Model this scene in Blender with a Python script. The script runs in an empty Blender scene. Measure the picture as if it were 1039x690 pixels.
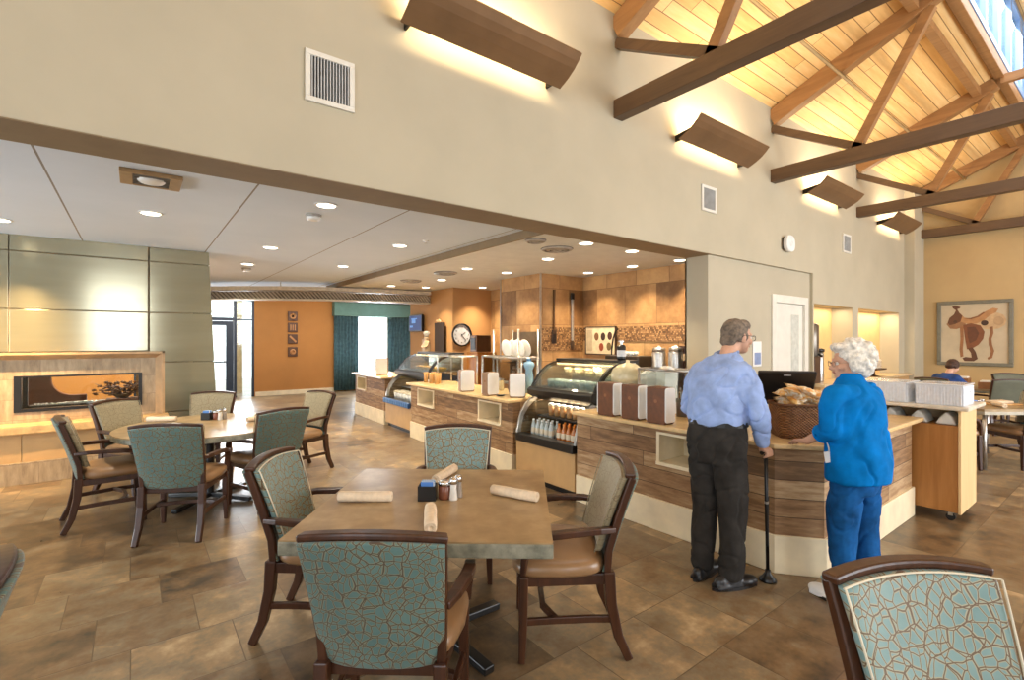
import bpy, bmesh, math, random
from mathutils import Vector, Matrix, noise

random.seed(7)
SC = bpy.context.scene
COL = SC.collection
PI = math.pi


def R(d):
    return math.radians(d)


# ------------------------------------------------------------------ camera, world, light
cam_d = bpy.data.cameras.new('camera')
cam_d.sensor_width = 36.0
cam_d.lens = 36.0 * 500.0 / 1039.0
cam_d.clip_start = 0.05
cam_d.clip_end = 200
cam = bpy.data.objects.new('camera', cam_d)
COL.objects.link(cam)
cam.location = (0, 0, 1.6)
cam.rotation_euler = (R(90), 0, R(52.6 - 90))
SC.camera = cam

SC.view_settings.view_transform = 'Standard'
SC.view_settings.look = 'None'
SC.view_settings.exposure = 0.36
SC.view_settings.gamma = 1.0
SC.view_settings.use_curve_mapping = False

world = bpy.data.worlds.new('world')
SC.world = world
world.use_nodes = True
bg = world.node_tree.nodes['Background']
bg.inputs['Color'].default_value = (0.86, 0.93, 1.0, 1)
bg.inputs['Strength'].default_value = 2.6


def area(name, loc, rot, size, power, color=(1, 1, 1), size_y=None, spread=180, shape=None, parent=None):
    d = bpy.data.lights.new(name, 'AREA')
    d.energy = power
    d.color = color
    if size_y is not None:
        d.shape = 'RECTANGLE'
        d.size = size
        d.size_y = size_y
    else:
        d.shape = shape or 'DISK'
        d.size = size
    d.spread = R(spread)
    o = bpy.data.objects.new(name, d)
    COL.objects.link(o)
    o.location = loc
    o.rotation_euler = rot
    if parent:
        o.parent = parent
    return o


# daylight coming in through the tall windows on the open side of the hall, and through the clerestory
for wx, ww, pw in ((-0.45, 1.6, 58), (5.7, 4.0, 250), (10.5, 5.0, 265)):
    area('daylight_hall', (wx, -5.9, 2.4), (R(90), 0, 0), ww, pw, (0.98, 0.99, 1.0), size_y=3.8)
area('daylight_clerestory', (7.0, 1.3, 6.7), (R(-62), 0, R(180)), 12, 230, (0.9, 0.95, 1), size_y=1.0)
area('daylight_far_window', (6.13, 15.3, 1.5), (R(90), 0, R(180)), 0.95, 110, (0.92, 0.96, 1), size_y=1.8)
area('daylight_far_door', (2.1, 15.2, 1.4), (R(90), 0, R(180)), 0.9, 70, (0.92, 0.96, 1), size_y=2.3)

area('far_wall_fill', (4.0, 13.2, 2.74), (R(40), 0, 0), 4.5, 90, (1, 0.92, 0.82), size_y=1.0)  # added fill without a fitting, lifts the far wall and the dark curtains
area('cafe_end_fill', (-5.85, 5.75, 1.4), (R(100), 0, R(-90)), 3.0, 190, (0.84, 0.93, 1), size_y=2.0)  # added cool fill from the unseen cafe end, brightens the grey ceiling
for nx, pw in ((9.8, 10), (12.15, 22)):
    area('niche_light', (nx, 3.62, 2.185), (0, 0, 0), 1.5 if nx < 11 else 2.2, pw, (1, 0.80, 0.54), size_y=0.14)

WARM = (1.0, 0.80, 0.54)


# ------------------------------------------------------------------ material helpers
def lin(c):
    def f(v):
        v /= 255.0
        return v / 12.92 if v <= 0.04045 else ((v + 0.055) / 1.055) ** 2.4
    return (f(c[0]), f(c[1]), f(c[2]), 1.0)


class NT:
    def __init__(s, name):
        s.m = bpy.data.materials.new(name)
        s.m.use_nodes = True
        s.t = s.m.node_tree
        s.b = s.t.nodes['Principled BSDF']
        s._o = None

    def n(s, ty, **kw):
        x = s.t.nodes.new(ty)
        for k, v in kw.items():
            setattr(x, k, v)
        return x

    def l(s, a, b):
        s.t.links.new(a, b)

    def put(s, sock, v):
        if isinstance(v, (int, float)):
            sock.default_value = v
        elif isinstance(v, tuple):
            sock.default_value = v
        else:
            s.l(v, sock)

    def ma(s, op, a, b=0.0, c=0.0):
        x = s.n('ShaderNodeMath', operation=op)
        s.put(x.inputs[0], a)
        s.put(x.inputs[1], b)
        s.put(x.inputs[2], c)
        return x.outputs[0]

    def obj(s):
        if s._o is None:
            s._o = s.n('ShaderNodeTexCoord').outputs['Object']
        return s._o

    def xyz(s, v=None):
        x = s.n('ShaderNodeSeparateXYZ')
        s.l(v or s.obj(), x.inputs[0])
        return x.outputs

    def comb(s, a, b, c=0.0):
        x = s.n('ShaderNodeCombineXYZ')
        s.put(x.inputs[0], a)
        s.put(x.inputs[1], b)
        s.put(x.inputs[2], c)
        return x.outputs[0]

    def noise(s, scale, detail=4, rough=0.55, vec=None, dist=0.0):
        x = s.n('ShaderNodeTexNoise')
        s.l(vec or s.obj(), x.inputs['Vector'])
        x.inputs['Scale'].default_value = scale
        x.inputs['Detail'].default_value = detail
        x.inputs['Roughness'].default_value = rough
        x.inputs['Distortion'].default_value = dist
        return x.outputs['Fac']

    def ramp(s, fac, stops, interp='LINEAR'):
        x = s.n('ShaderNodeValToRGB')
        x.color_ramp.interpolation = interp
        e = x.color_ramp.elements
        while len(e) < len(stops):
            e.new(0.5)
        for i, (p, c) in enumerate(stops):
            e[i].position = p
            e[i].color = lin(c)
        s.put(x.inputs[0], fac)
        return x.outputs[0]

    def mix(s, f, a, b, mode='MIX'):
        x = s.n('ShaderNodeMix', data_type='RGBA', blend_type=mode)
        s.put(x.inputs[0], f)
        s.put(x.inputs[6], a)
        s.put(x.inputs[7], b)
        return x.outputs[2]

    def bump(s, h, strength=0.3, dist=0.01):
        x = s.n('ShaderNodeBump')
        x.inputs['Strength'].default_value = strength
        x.inputs['Distance'].default_value = dist
        s.l(h, x.inputs['Height'])
        s.l(x.outputs[0], s.b.inputs['Normal'])

    def fin(s, col=None, rough=None, metal=None, spec=None):
        if col is not None:
            s.put(s.b.inputs['Base Color'], col)
        if rough is not None:
            s.put(s.b.inputs['Roughness'], rough)
        if metal is not None:
            s.b.inputs['Metallic'].default_value = metal
        if spec is not None:
            s.b.inputs['Specular IOR Level'].default_value = spec
        return s.m


def M(name, c, rough=0.6, metal=0.0, var=0.12, scale=6.0, bump=0.0, bscale=40, spec=None):
    """plain material with a soft noise variation of its colour"""
    t = NT(name)
    dark = tuple(max(0, v * (1 - var)) for v in c)
    lite = tuple(min(255, v * (1 + var * 0.6)) for v in c)
    f = t.noise(scale)
    col = t.ramp(f, [(0.3, dark), (0.7, lite)])
    if bump:
        t.bump(t.noise(bscale, 3), bump, 0.004)
    return t.fin(col, rough, metal, spec)


def wood(name, c1, c2, rough=0.4, axis=2, scale=9, spec=None):
    t = NT(name)
    mp = t.n('ShaderNodeMapping')
    t.l(t.obj(), mp.inputs[0])
    sc = [scale * 3] * 3
    sc[axis] = scale * 0.25
    mp.inputs['Scale'].default_value = sc
    f = t.noise(1.0, 6, 0.6, mp.outputs[0], 0.6)
    col = t.ramp(f, [(0.3, c1), (0.7, c2)])
    return t.fin(col, rough, 0.0, spec)


def emis(name, c, strength):
    t = NT(name)
    t.b.inputs['Base Color'].default_value = lin(c)
    t.b.inputs['Emission Color'].default_value = lin(c)
    t.b.inputs['Emission Strength'].default_value = strength
    t.b.inputs['Roughness'].default_value = 0.5
    n = t.noise(30)
    t.l(t.ma('MULTIPLY_ADD', n, 0.02, 0.5), t.b.inputs['Roughness'])
    return t.m


def glassmat(name, tint=(246, 250, 248), gloss=0.04, rough=0.03):
    t = NT(name)
    tr = t.n('ShaderNodeBsdfTransparent')
    tr.inputs[0].default_value = lin(tint)
    gl = t.n('ShaderNodeBsdfGlossy')
    gl.inputs['Roughness'].default_value = rough
    lw = t.n('ShaderNodeLayerWeight')
    lw.inputs[0].default_value = 0.3
    f = t.ma('MULTIPLY_ADD', lw.outputs['Fresnel'], 0.5, gloss)
    mx = t.n('ShaderNodeMixShader')
    t.l(f, mx.inputs[0])
    t.l(tr.outputs[0], mx.inputs[1])
    t.l(gl.outputs[0], mx.inputs[2])
    t.l(mx.outputs[0], t.t.nodes['Material Output'].inputs[0])
    return t.m


def tiles(name, su, sv, mode, shift, stops, grout, gw, rough, mottle=0.5, mscale=3.0, mcol=None, bump=0.2, rvar=0.1, mstretch=None, spec=None):
    """rectangular tiles / planks: every cell its own tone, rows shifted, with grout lines"""
    t = NT(name)
    x, y, z = t.xyz()
    if mode == 'floor':
        u, v = x, y
    else:
        u, v = t.ma('ADD', x, y), z
    row = t.ma('FLOOR', t.ma('DIVIDE', v, sv))
    fv = t.ma('FRACT', t.ma('DIVIDE', v, sv))
    if shift == 'random':
        wr = t.n('ShaderNodeTexWhiteNoise', noise_dimensions='1D')
        t.l(row, wr.inputs['W'])
        off = wr.outputs['Value']
    else:
        off = t.ma('MULTIPLY', row, shift)
    uu = t.ma('ADD', t.ma('DIVIDE', u, su), off)
    cu = t.ma('FLOOR', uu)
    fu = t.ma('FRACT', uu)
    wn = t.n('ShaderNodeTexWhiteNoise', noise_dimensions='2D')
    t.l(t.comb(cu, row), wn.inputs['Vector'])
    rnd = wn.outputs['Value']
    vec = t.obj()
    if mstretch:
        mp = t.n('ShaderNodeMapping')
        t.l(vec, mp.inputs[0])
        mp.inputs['Scale'].default_value = mstretch
        vec = mp.outputs[0]
    va = t.n('ShaderNodeVectorMath', operation='ADD')
    t.l(vec, va.inputs[0])
    t.l(t.comb(t.ma('MULTIPLY', rnd, 37.0), t.ma('MULTIPLY', rnd, 91.0)), va.inputs[1])
    nz = t.noise(mscale, 5, 0.55, va.outputs[0], 0.1)
    fine = t.noise(mscale * 6.5, 4, 0.6, va.outputs[0])
    nz = t.ma('ADD', t.ma('MULTIPLY', nz, 0.78), t.ma('MULTIPLY', fine, 0.22))
    nc = t.ma('MINIMUM', t.ma('MAXIMUM', t.ma('MULTIPLY_ADD', nz, 2.8, -0.9), 0.0), 1.0)
    f = t.ma('ADD', t.ma('MULTIPLY', rnd, 1 - mottle), t.ma('MULTIPLY', nc, mottle))
    col = t.ramp(f, stops)
    if mcol:
        n2 = t.noise(mscale * 0.6, 5, 0.6, va.outputs[0], 0.3)
        col = t.mix(t.ramp(n2, [(0.48, (0, 0, 0)), (0.7, (150, 150, 150))]), col, lin(mcol))
    # grout
    eu = t.ma('MULTIPLY', t.ma('MINIMUM', fu, t.ma('SUBTRACT', 1.0, fu)), su)
    ev = t.ma('MULTIPLY', t.ma('MINIMUM', fv, t.ma('SUBTRACT', 1.0, fv)), sv)
    e = t.ma('MINIMUM', eu, ev)
    g = t.ma('LESS_THAN', e, gw)
    col = t.mix(g, col, lin(grout))
    if bump:
        h = t.ma('ADD', t.ma('MULTIPLY', t.ma('MINIMUM', t.ma('DIVIDE', e, gw * 2), 1.0), 0.6), t.ma('MULTIPLY', nz, 0.7))
        t.bump(h, bump, 0.006)
    rr = t.ma('MULTIPLY_ADD', nz, rvar, rough)
    return t.fin(col, rr, 0.0, spec)


MAT = {}
MAT['wall'] = M('wall_paint', (184, 175, 152), 0.85, var=0.03, scale=1.5)
MAT['wall_in'] = M('wall_paint_pale', (182, 173, 151), 0.85, var=0.03, scale=1.5)
MAT['orange'] = M('orange_wall_paint', (180, 124, 64), 0.8, var=0.05, scale=1.2)
MAT['amber'] = M('amber_wall_paint', (196, 150, 98), 0.8, var=0.04, scale=1.2)
MAT['soffit'] = M('brown_soffit_paint', (140, 120, 92), 0.8, var=0.04)
MAT['tan_ceiling'] = M('tan_ceiling_paint', (214, 214, 210), 0.85, var=0.03)
MAT['white'] = M('white_paint', (222, 219, 208), 0.5, var=0.03)
MAT['cream'] = M('cream_laminate', (234, 218, 184), 0.45, var=0.05)
MAT['floor'] = tiles('slate_floor_tiles', 0.459, 0.459, 'floor', 0.34,
                     [(0.12, (74, 64, 50)), (0.30, (106, 85, 60)), (0.45, (126, 101, 71)), (0.58, (132, 116, 90)), (0.72, (156, 129, 93)), (0.92, (187, 162, 124))],
                     (100, 82, 60), 0.0026, 0.2, 0.55, 5.0, (98, 88, 70), 0.16, 0.24)
MAT['stone'] = tiles('stone_wall_tiles', 0.62, 0.62, 'wall', 0.37,
                     [(0.15, (128, 92, 56)), (0.4, (160, 120, 76)), (0.65, (186, 146, 98)), (0.9, (206, 166, 112))],
                     (120, 88, 56), 0.004, 0.5, 0.5, 2.5, None, 0.1)
MAT['mosaic'] = tiles('mosaic_band', 0.028, 0.028, 'wall', 0.5,
                      [(0.1, (84, 56, 32)), (0.5, (140, 100, 62)), (0.9, (190, 150, 104))], (90, 66, 42), 0.002, 0.4, 0.2, 9, None, 0.1)
MAT['planks'] = tiles('weathered_planks', 1.35, 0.128, 'wall', 'random',
                      [(0.2, (108, 80, 52)), (0.42, (140, 105, 70)), (0.62, (160, 126, 88)), (0.82, (186, 156, 118))],
                      (62, 42, 26), 0.0025, 0.6, 0.55, 4.0, (120, 84, 54), 0.3, 0.1, (1, 1, 7))
MAT['hearth'] = tiles('travertine_tiles', 0.46, 0.23, 'wall', 0.5,
                      [(0.1, (132, 112, 88)), (0.5, (160, 138, 108)), (0.9, (182, 160, 130))], (122, 102, 80), 0.0018, 0.35, 0.75, 6, None, 0.05, 0.1, (3, 3, 0.7))
MAT['slab'] = M('travertine_slab', (208, 170, 116), 0.4, var=0.16, scale=9)
MAT['deck'] = tiles('pine_deck_boards', 7.0, 0.14, 'floor', 'random',
                    [(0.2, (218, 170, 104)), (0.5, (232, 188, 122)), (0.85, (242, 206, 146))], (140, 96, 52), 0.0045, 0.55, 0.5, 3, None, 0.3, 0.1, (0.5, 6, 1))
MAT['timber'] = wood('truss_timber', (138, 98, 58), (166, 122, 76), 0.55, 1, 4)
MAT['darktimber'] = wood('dark_chord_timber', (84, 62, 42), (106, 80, 54), 0.5, 1, 4)
MAT['chairwood'] = wood('dark_walnut', (48, 26, 15), (76, 44, 26), 0.3, 2, 8, 0.5)
MAT['leather'] = M('tan_leather', (146, 112, 78), 0.3, var=0.1, scale=4, bump=0.05, bscale=120, spec=0.6)
MAT['oak'] = wood('honey_oak_veneer', (154, 100, 44), (182, 126, 64), 0.4, 2, 5)
MAT['paleoak'] = wood('pale_maple_edge', (214, 178, 124), (228, 196, 146), 0.45, 2, 5)
MAT['counter'] = M('tan_counter_laminate', (222, 190, 138), 0.25, var=0.06, scale=14)
MAT['beige'] = M('beige_panel', (192, 154, 104), 0.45, var=0.04)
MAT['black'] = M('black_plastic', (22, 21, 21), 0.35, var=0.2)
MAT['iron'] = M('black_steel', (34, 30, 28), 0.4, metal=0.6, var=0.2)
MAT['steel'] = M('brushed_steel', (196, 194, 190), 0.28, metal=0.9, var=0.08, scale=20)
MAT['chrome'] = M('chrome', (220, 220, 222), 0.12, metal=1.0, var=0.04)
MAT['glass'] = glassmat('clear_glass')
def mk_frosted():
    t = NT('frosted_clear_plastic')
    tr = t.n('ShaderNodeBsdfTransparent')
    tr.inputs[0].default_value = lin((244, 247, 250))
    mx = t.n('ShaderNodeMixShader')
    t.l(t.ma('MULTIPLY_ADD', t.noise(30), 0.3, 0.5), mx.inputs[0])
    t.l(tr.outputs[0], mx.inputs[1])
    t.l(t.b.outputs[0], mx.inputs[2])
    t.l(mx.outputs[0], t.t.nodes['Material Output'].inputs[0])
    return t.fin(lin((246, 247, 250)), 0.12)


MAT['plastic'] = mk_frosted()
MAT['whiteplastic'] = M('white_plastic', (232, 232, 230), 0.35, var=0.03)
MAT['napkin'] = M('napkin_cloth', (226, 206, 178), 0.9, var=0.06, scale=30, bump=0.3, bscale=90)
MAT['brownbox'] = M('brown_leatherette', (108, 62, 26), 0.5, var=0.12, scale=20)
MAT['paper'] = M('white_paper', (226, 224, 216), 0.7, var=0.03)
MAT['lens'] = emis('lamp_lens', (255, 244, 222), 5.0)
MAT['tube'] = emis('warm_lamp_tube', (255, 214, 150), 6.0)
MAT['teal'] = M('teal_curtain', (124, 168, 182), 0.8, var=0.15, scale=10)
MAT['tealval'] = M('teal_valance', (96, 128, 116), 0.8, var=0.06, scale=6)
MAT['bronze'] = M('bronze_shade', (134, 104, 74), 0.45, metal=0.35, var=0.06, scale=3)
MAT['darkframe'] = M('dark_blue_frame', (34, 48, 66), 0.4, var=0.1)
MAT['whiteframe'] = M('pale_blue_window_frame', (120, 150, 196), 0.45, var=0.04)
MAT['skin'] = M('skin', (206, 158, 130), 0.55, var=0.1, scale=14)
MAT['bluefabric'] = M('pale_blue_shirt', (148, 170, 216), 0.85, var=0.12, scale=9, bump=0.6, bscale=18, spec=0.2)
MAT['trousers'] = M('charcoal_trousers', (52, 49, 46), 0.9, var=0.2, scale=9, bump=0.6, bscale=14, spec=0.15)
MAT['tunic'] = M('bright_blue_tunic', (0, 112, 186), 0.9, var=0.16, scale=7, bump=0.5, bscale=16, spec=0.12)
MAT['jeans'] = M('blue_jeans', (24, 82, 140), 0.9, var=0.24, scale=9, bump=0.5, bscale=16, spec=0.12)
MAT['shoe'] = M('black_shoe_leather', (24, 23, 25), 0.35, var=0.2)
MAT['greyhair'] = M('grey_brown_hair', (112, 98, 84), 0.8, var=0.3, scale=40, bump=0.6, bscale=90)
MAT['whitehair'] = M('white_hair', (222, 216, 204), 0.85, var=0.22, scale=34, bump=0.8, bscale=60)
MAT['brownhair'] = M('brown_hair', (66, 40, 26), 0.7, var=0.3, scale=40)
MAT['navy'] = M('navy_blouse', (22, 58, 116), 0.85, var=0.2, scale=9)
MAT['wicker'] = None
MAT['red'] = M('dark_red_brown', (88, 46, 26), 0.5, var=0.15)
MAT['darkgreen'] = M('grey_green_vinyl', (98, 100, 84), 0.5, var=0.08)


def mk_fabric(name, base, base2, line, fringe, rough=0.55, sheen=0.2):
    t = NT(name)
    nv = t.n('ShaderNodeTexNoise')
    t.l(t.obj(), nv.inputs['Vector'])
    nv.inputs['Scale'].default_value = 9
    mx = t.n('ShaderNodeVectorMath', operation='MULTIPLY_ADD')
    t.l(nv.outputs['Color'], mx.inputs[0])
    mx.inputs[1].default_value = (0.05, 0.05, 0.05)
    t.l(t.obj(), mx.inputs[2])
    x, y, z = t.xyz(mx.outputs[0])
    def cells(sx, sz, off, sc):
        v = t.n('ShaderNodeTexVoronoi', voronoi_dimensions='2D', feature='DISTANCE_TO_EDGE')
        t.l(t.comb(t.ma('MULTIPLY_ADD', x, sx, off), t.ma('MULTIPLY', z, sz)), v.inputs['Vector'])
        v.inputs['Scale'].default_value = sc
        v.inputs['Randomness'].default_value = 1.0
        return v.outputs['Distance']
    d1 = cells(1.25, 0.9, 0.0, 28)
    d2 = cells(0.8, 1.2, 7.3, 17)
    d = t.ma('MINIMUM', d1, t.ma('MULTIPLY', d2, 1.3))
    n = t.noise(5)
    fill = t.ramp(n, [(0.35, base), (0.65, base2)])
    fr = t.ma('LESS_THAN', d, 0.10)
    c = t.mix(fr, fill, lin(fringe))
    ln = t.ma('LESS_THAN', d, 0.04)
    c = t.mix(ln, c, lin(line))
    t.b.inputs['Sheen Weight'].default_value = sheen
    t.bump(t.noise(260, 2), 0.15, 0.002)
    return t.fin(c, rough)


MAT['fab_teal'] = mk_fabric('teal_patterned_fabric', (70, 104, 103), (88, 120, 116), (74, 58, 40), (116, 122, 102))
MAT['fab_pale'] = mk_fabric('pale_teal_patterned_fabric', (98, 132, 132), (122, 152, 150), (96, 72, 44), (150, 150, 126))
MAT['fab_tan'] = mk_fabric('taupe_patterned_fabric', (136, 126, 98), (150, 138, 108), (120, 104, 76), (148, 136, 106))
MAT['piping'] = M('cream_piping', (214, 206, 184), 0.6, var=0.06)


def mk_metalpanel():
    t = NT('brushed_pale_metal')
    mp = t.n('ShaderNodeMapping')
    t.l(t.obj(), mp.inputs[0])
    mp.inputs['Scale'].default_value = (1, 1, 14)
    f = t.noise(1.0, 4, 0.5, mp.outputs[0])
    col = t.ramp(f, [(0.3, (172, 167, 142)), (0.7, (180, 175, 150))])
    t.b.inputs['Anisotropic'].default_value = 0.8
    t.b.inputs['Anisotropic Rotation'].default_value = 0.25
    t.l(t.comb(1.0, 0.0, 0.0), t.b.inputs['Tangent'])
    return t.fin(col, 0.17, 0.7)


MAT['metalpanel'] = mk_metalpanel()


def mk_ceiling():
    t = NT('grey_ceiling_panels')
    x, y, z = t.xyz()
    f = t.ma('FRACT', t.ma('DIVIDE', t.ma('ADD', x, 0.505 + 12.6), 1.26))
    e = t.ma('MINIMUM', f, t.ma('SUBTRACT', 1.0, f))
    g = t.ma('LESS_THAN', e, 0.0055)
    n = t.noise(1.5)
    c = t.ramp(n, [(0.3, (214, 226, 240)), (0.7, (220, 231, 245))])
    c = t.mix(g, c, lin((140, 134, 128)))
    return t.fin(c, 0.85)


MAT['ceiling'] = mk_ceiling()


def mk_corr():
    t = NT('corrugated_metal')
    x, y, z = t.xyz()
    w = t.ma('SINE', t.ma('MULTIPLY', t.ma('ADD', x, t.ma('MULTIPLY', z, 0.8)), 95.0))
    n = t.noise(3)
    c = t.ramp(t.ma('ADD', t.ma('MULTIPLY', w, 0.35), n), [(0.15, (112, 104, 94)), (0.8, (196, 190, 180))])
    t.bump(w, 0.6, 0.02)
    return t.fin(c, 0.35, 0.7)


MAT['corr'] = mk_corr()


def mk_wicker():
    t = NT('woven_wicker')
    x, y, z = t.xyz()
    a = t.ma('SINE', t.ma('MULTIPLY', z, 330.0))
    b = t.ma('SINE', t.ma('MULTIPLY', t.ma('ADD', x, y), 260.0))
    w = t.ma('MULTIPLY', a, b)
    n = t.noise(26)
    c = t.ramp(t.ma('ADD', t.ma('MULTIPLY', w, 0.3), n), [(0.1, (92, 56, 28)), (0.5, (142, 92, 50)), (0.9, (178, 126, 76))])
    t.bump(w, 0.8, 0.01)
    return t.fin(c, 0.6)


MAT['wicker'] = mk_wicker()


def mk_tabletop():
    t = NT('mottled_stone_laminate')
    n = t.noise(7, 4, 0.55)
    c = t.ramp(n, [(0.2, (124, 100, 68)), (0.5, (154, 128, 90)), (0.8, (182, 156, 116))])
    return t.fin(c, 0.3)


MAT['tabletop'] = mk_tabletop()


def mk_edge():
    t = NT('grey_green_table_edge')
    n = t.noise(16, 6, 0.65)
    c = t.ramp(n, [(0.3, (92, 92, 80)), (0.7, (150, 148, 130))])
    return t.fin(c, 0.35)


MAT['tableedge'] = mk_edge()

RC = {}


def C_(c, rough=0.5, metal=0.0):
    k = (c, rough, metal)
    if k not in RC:
        RC[k] = M('tint_%d_%d_%d' % c, c, rough, metal, var=0.08, scale=12)
    return RC[k]


# ------------------------------------------------------------------ mesh helpers
def B():
    return bmesh.new()


def box(bm, x0, x1, y0, y1, z0, z1, mtx=None):
    vs = [bm.verts.new(p) for p in ((x0, y0, z0), (x1, y0, z0), (x1, y1, z0), (x0, y1, z0),
                                    (x0, y0, z1), (x1, y0, z1), (x1, y1, z1), (x0, y1, z1))]
    for f in ((3, 2, 1, 0), (4, 5, 6, 7), (0, 1, 5, 4), (1, 2, 6, 5), (2, 3, 7, 6), (3, 0, 4, 7)):
        bm.faces.new([vs[i] for i in f])
    if mtx is not None:
        for v in vs:
            v.co = mtx @ v.co
    return bm


def cbox(bm, c, s, mtx=None):
    return box(bm, c[0] - s[0] / 2, c[0] + s[0] / 2, c[1] - s[1] / 2, c[1] + s[1] / 2, c[2] - s[2] / 2, c[2] + s[2] / 2, mtx)


def frame_of(d):
    d = Vector(d).normalized()
    a = Vector((0, 0, 1)) if abs(d.z) < 0.9 else Vector((1, 0, 0))
    u = d.cross(a).normalized()
    return u, d.cross(u).normalized() * -1, d


def cyl(bm, p0, p1, r0, r1=None, n=14, caps=True):
    r1 = r0 if r1 is None else r1
    p0, p1 = Vector(p0), Vector(p1)
    u, v, d = frame_of(p1 - p0)
    a = [bm.verts.new(p0 + (u * math.cos(2 * PI * i / n) + v * math.sin(2 * PI * i / n)) * r0) for i in range(n)]
    b = [bm.verts.new(p1 + (u * math.cos(2 * PI * i / n) + v * math.sin(2 * PI * i / n)) * r1) for i in range(n)]
    for i in range(n):
        j = (i + 1) % n
        bm.faces.new((a[i], a[j], b[j], b[i]))
    if caps:
        bm.faces.new(a[::-1])
        bm.faces.new(b)
    return bm


def lathe(bm, prof, c=(0, 0, 0), n=20, sx=1, sy=1, ring=False):
    rings = []
    for r, z in prof:
        r = max(r, 0.0004)
        rings.append([bm.verts.new((c[0] + sx * r * math.cos(2 * PI * i / n), c[1] + sy * r * math.sin(2 * PI * i / n), c[2] + z)) for i in range(n)])
    for a, b in zip(rings, rings[1:]):
        for i in range(n):
            j = (i + 1) % n
            bm.faces.new((a[i], a[j], b[j], b[i]))
    if ring:
        for i in range(n):
            j = (i + 1) % n
            bm.faces.new((rings[-1][i], rings[-1][j], rings[0][j], rings[0][i]))
        bmesh.ops.recalc_face_normals(bm, faces=bm.faces[:])
    else:
        bm.faces.new(rings[0][::-1])
        bm.faces.new(rings[-1])
    return bm


def prism(bm, pts, axis, a0, a1):
    """polygon pts in the two other axes, extruded along axis ('x','y','z')"""
    def P(p, a):
        if axis == 'x':
            return (a, p[0], p[1])
        if axis == 'y':
            return (p[0], a, p[1])
        return (p[0], p[1], a)
    A = [bm.verts.new(P(p, a0)) for p in pts]
    Bv = [bm.verts.new(P(p, a1)) for p in pts]
    n = len(pts)
    fs = []
    for i in range(n):
        j = (i + 1) % n
        fs.append(bm.faces.new((A[i], A[j], Bv[j], Bv[i])))
    fs.append(bm.faces.new(A[::-1]))
    fs.append(bm.faces.new(Bv))
    bmesh.ops.recalc_face_normals(bm, faces=bm.faces[:])
    return bm


def sweep(bm, pts, w, h, up=(0, 0, 1), ws=None):
    """rectangular bar along a path; w across, h along 'up'"""
    pts = [Vector(p) for p in pts]
    up = Vector(up)
    rings = []
    for i, p in enumerate(pts):
        d = (pts[min(i + 1, len(pts) - 1)] - pts[max(i - 1, 0)]).normalized()
        s = d.cross(up)
        if s.length < 1e-4:
            s = d.cross(Vector((0, 1, 0)))
        s.normalize()
        t = s.cross(d).normalized()
        k = ws[i] if ws else 1.0
        rings.append([bm.verts.new(p + s * (a * w / 2 * k) + t * (b * h / 2 * k)) for a, b in ((-1, -1), (1, -1), (1, 1), (-1, 1))])
    for a, b in zip(rings, rings[1:]):
        for i in range(4):
            j = (i + 1) % 4
            bm.faces.new((a[i], a[j], b[j], b[i]))
    bm.faces.new(rings[0][::-1])
    bm.faces.new(rings[-1])
    bmesh.ops.recalc_face_normals(bm, faces=bm.faces[:])
    return bm


def tube(bm, pts, r, n=8, rs=None):
    pts = [Vector(p) for p in pts]
    rings = []
    prev = None
    for i, p in enumerate(pts):
        d = (pts[min(i + 1, len(pts) - 1)] - pts[max(i - 1, 0)]).normalized()
        if prev is None:
            u, v, _ = frame_of(d)
        else:
            u = (prev - d * prev.dot(d)).normalized()
            v = d.cross(u)
        prev = u
        rr = rs[i] if rs else r
        rings.append([bm.verts.new(p + (u * math.cos(2 * PI * k / n) + v * math.sin(2 * PI * k / n)) * rr) for k in range(n)])
    for a, b in zip(rings, rings[1:]):
        for i in range(n):
            j = (i + 1) % n
            bm.faces.new((a[i], a[j], b[j], b[i]))
    bm.faces.new(rings[0][::-1])
    bm.faces.new(rings[-1])
    bmesh.ops.recalc_face_normals(bm, faces=bm.faces[:])
    return bm


def ell(bm, c, r, n=14, rot=None):
    if isinstance(r, (int, float)):
        r = (r, r, r)
    mt = Matrix.Translation(Vector(c)) @ (rot.to_4x4() if rot else Matrix.Identity(4)) @ Matrix.Diagonal((r[0], r[1], r[2], 1))
    bmesh.ops.create_uvsphere(bm, u_segments=n, v_segments=max(6, n * 2 // 3), radius=1, matrix=mt)
    return bm


def capsule(bm, p0, r0, p1, r1, n=14):
    cyl(bm, p0, p1, r0, r1, n)
    ell(bm, p0, r0, n)
    ell(bm, p1, r1, n)
    return bm


def chain(bm, pts, n=14):
    for (p, r), (q, s) in zip(pts, pts[1:]):
        capsule(bm, p, r, q, s, n)
    return bm


def loft(bm, rings, n=20):
    """rings: (centre, rx, ry[, yaw]) horizontal ellipses"""
    vr = []
    for c, rx, ry, *yw in rings:
        a0 = yw[0] if yw else 0
        ring = []
        for i in range(n):
            a = 2 * PI * i / n
            x, y = rx * math.cos(a), ry * math.sin(a)
            ring.append(bm.verts.new((c[0] + x * math.cos(a0) - y * math.sin(a0), c[1] + x * math.sin(a0) + y * math.cos(a0), c[2])))
        vr.append(ring)
    for a, b in zip(vr, vr[1:]):
        for i in range(n):
            j = (i + 1) % n
            bm.faces.new((a[i], a[j], b[j], b[i]))
    bm.faces.new(vr[0][::-1])
    bm.faces.new(vr[-1])
    return bm


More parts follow.
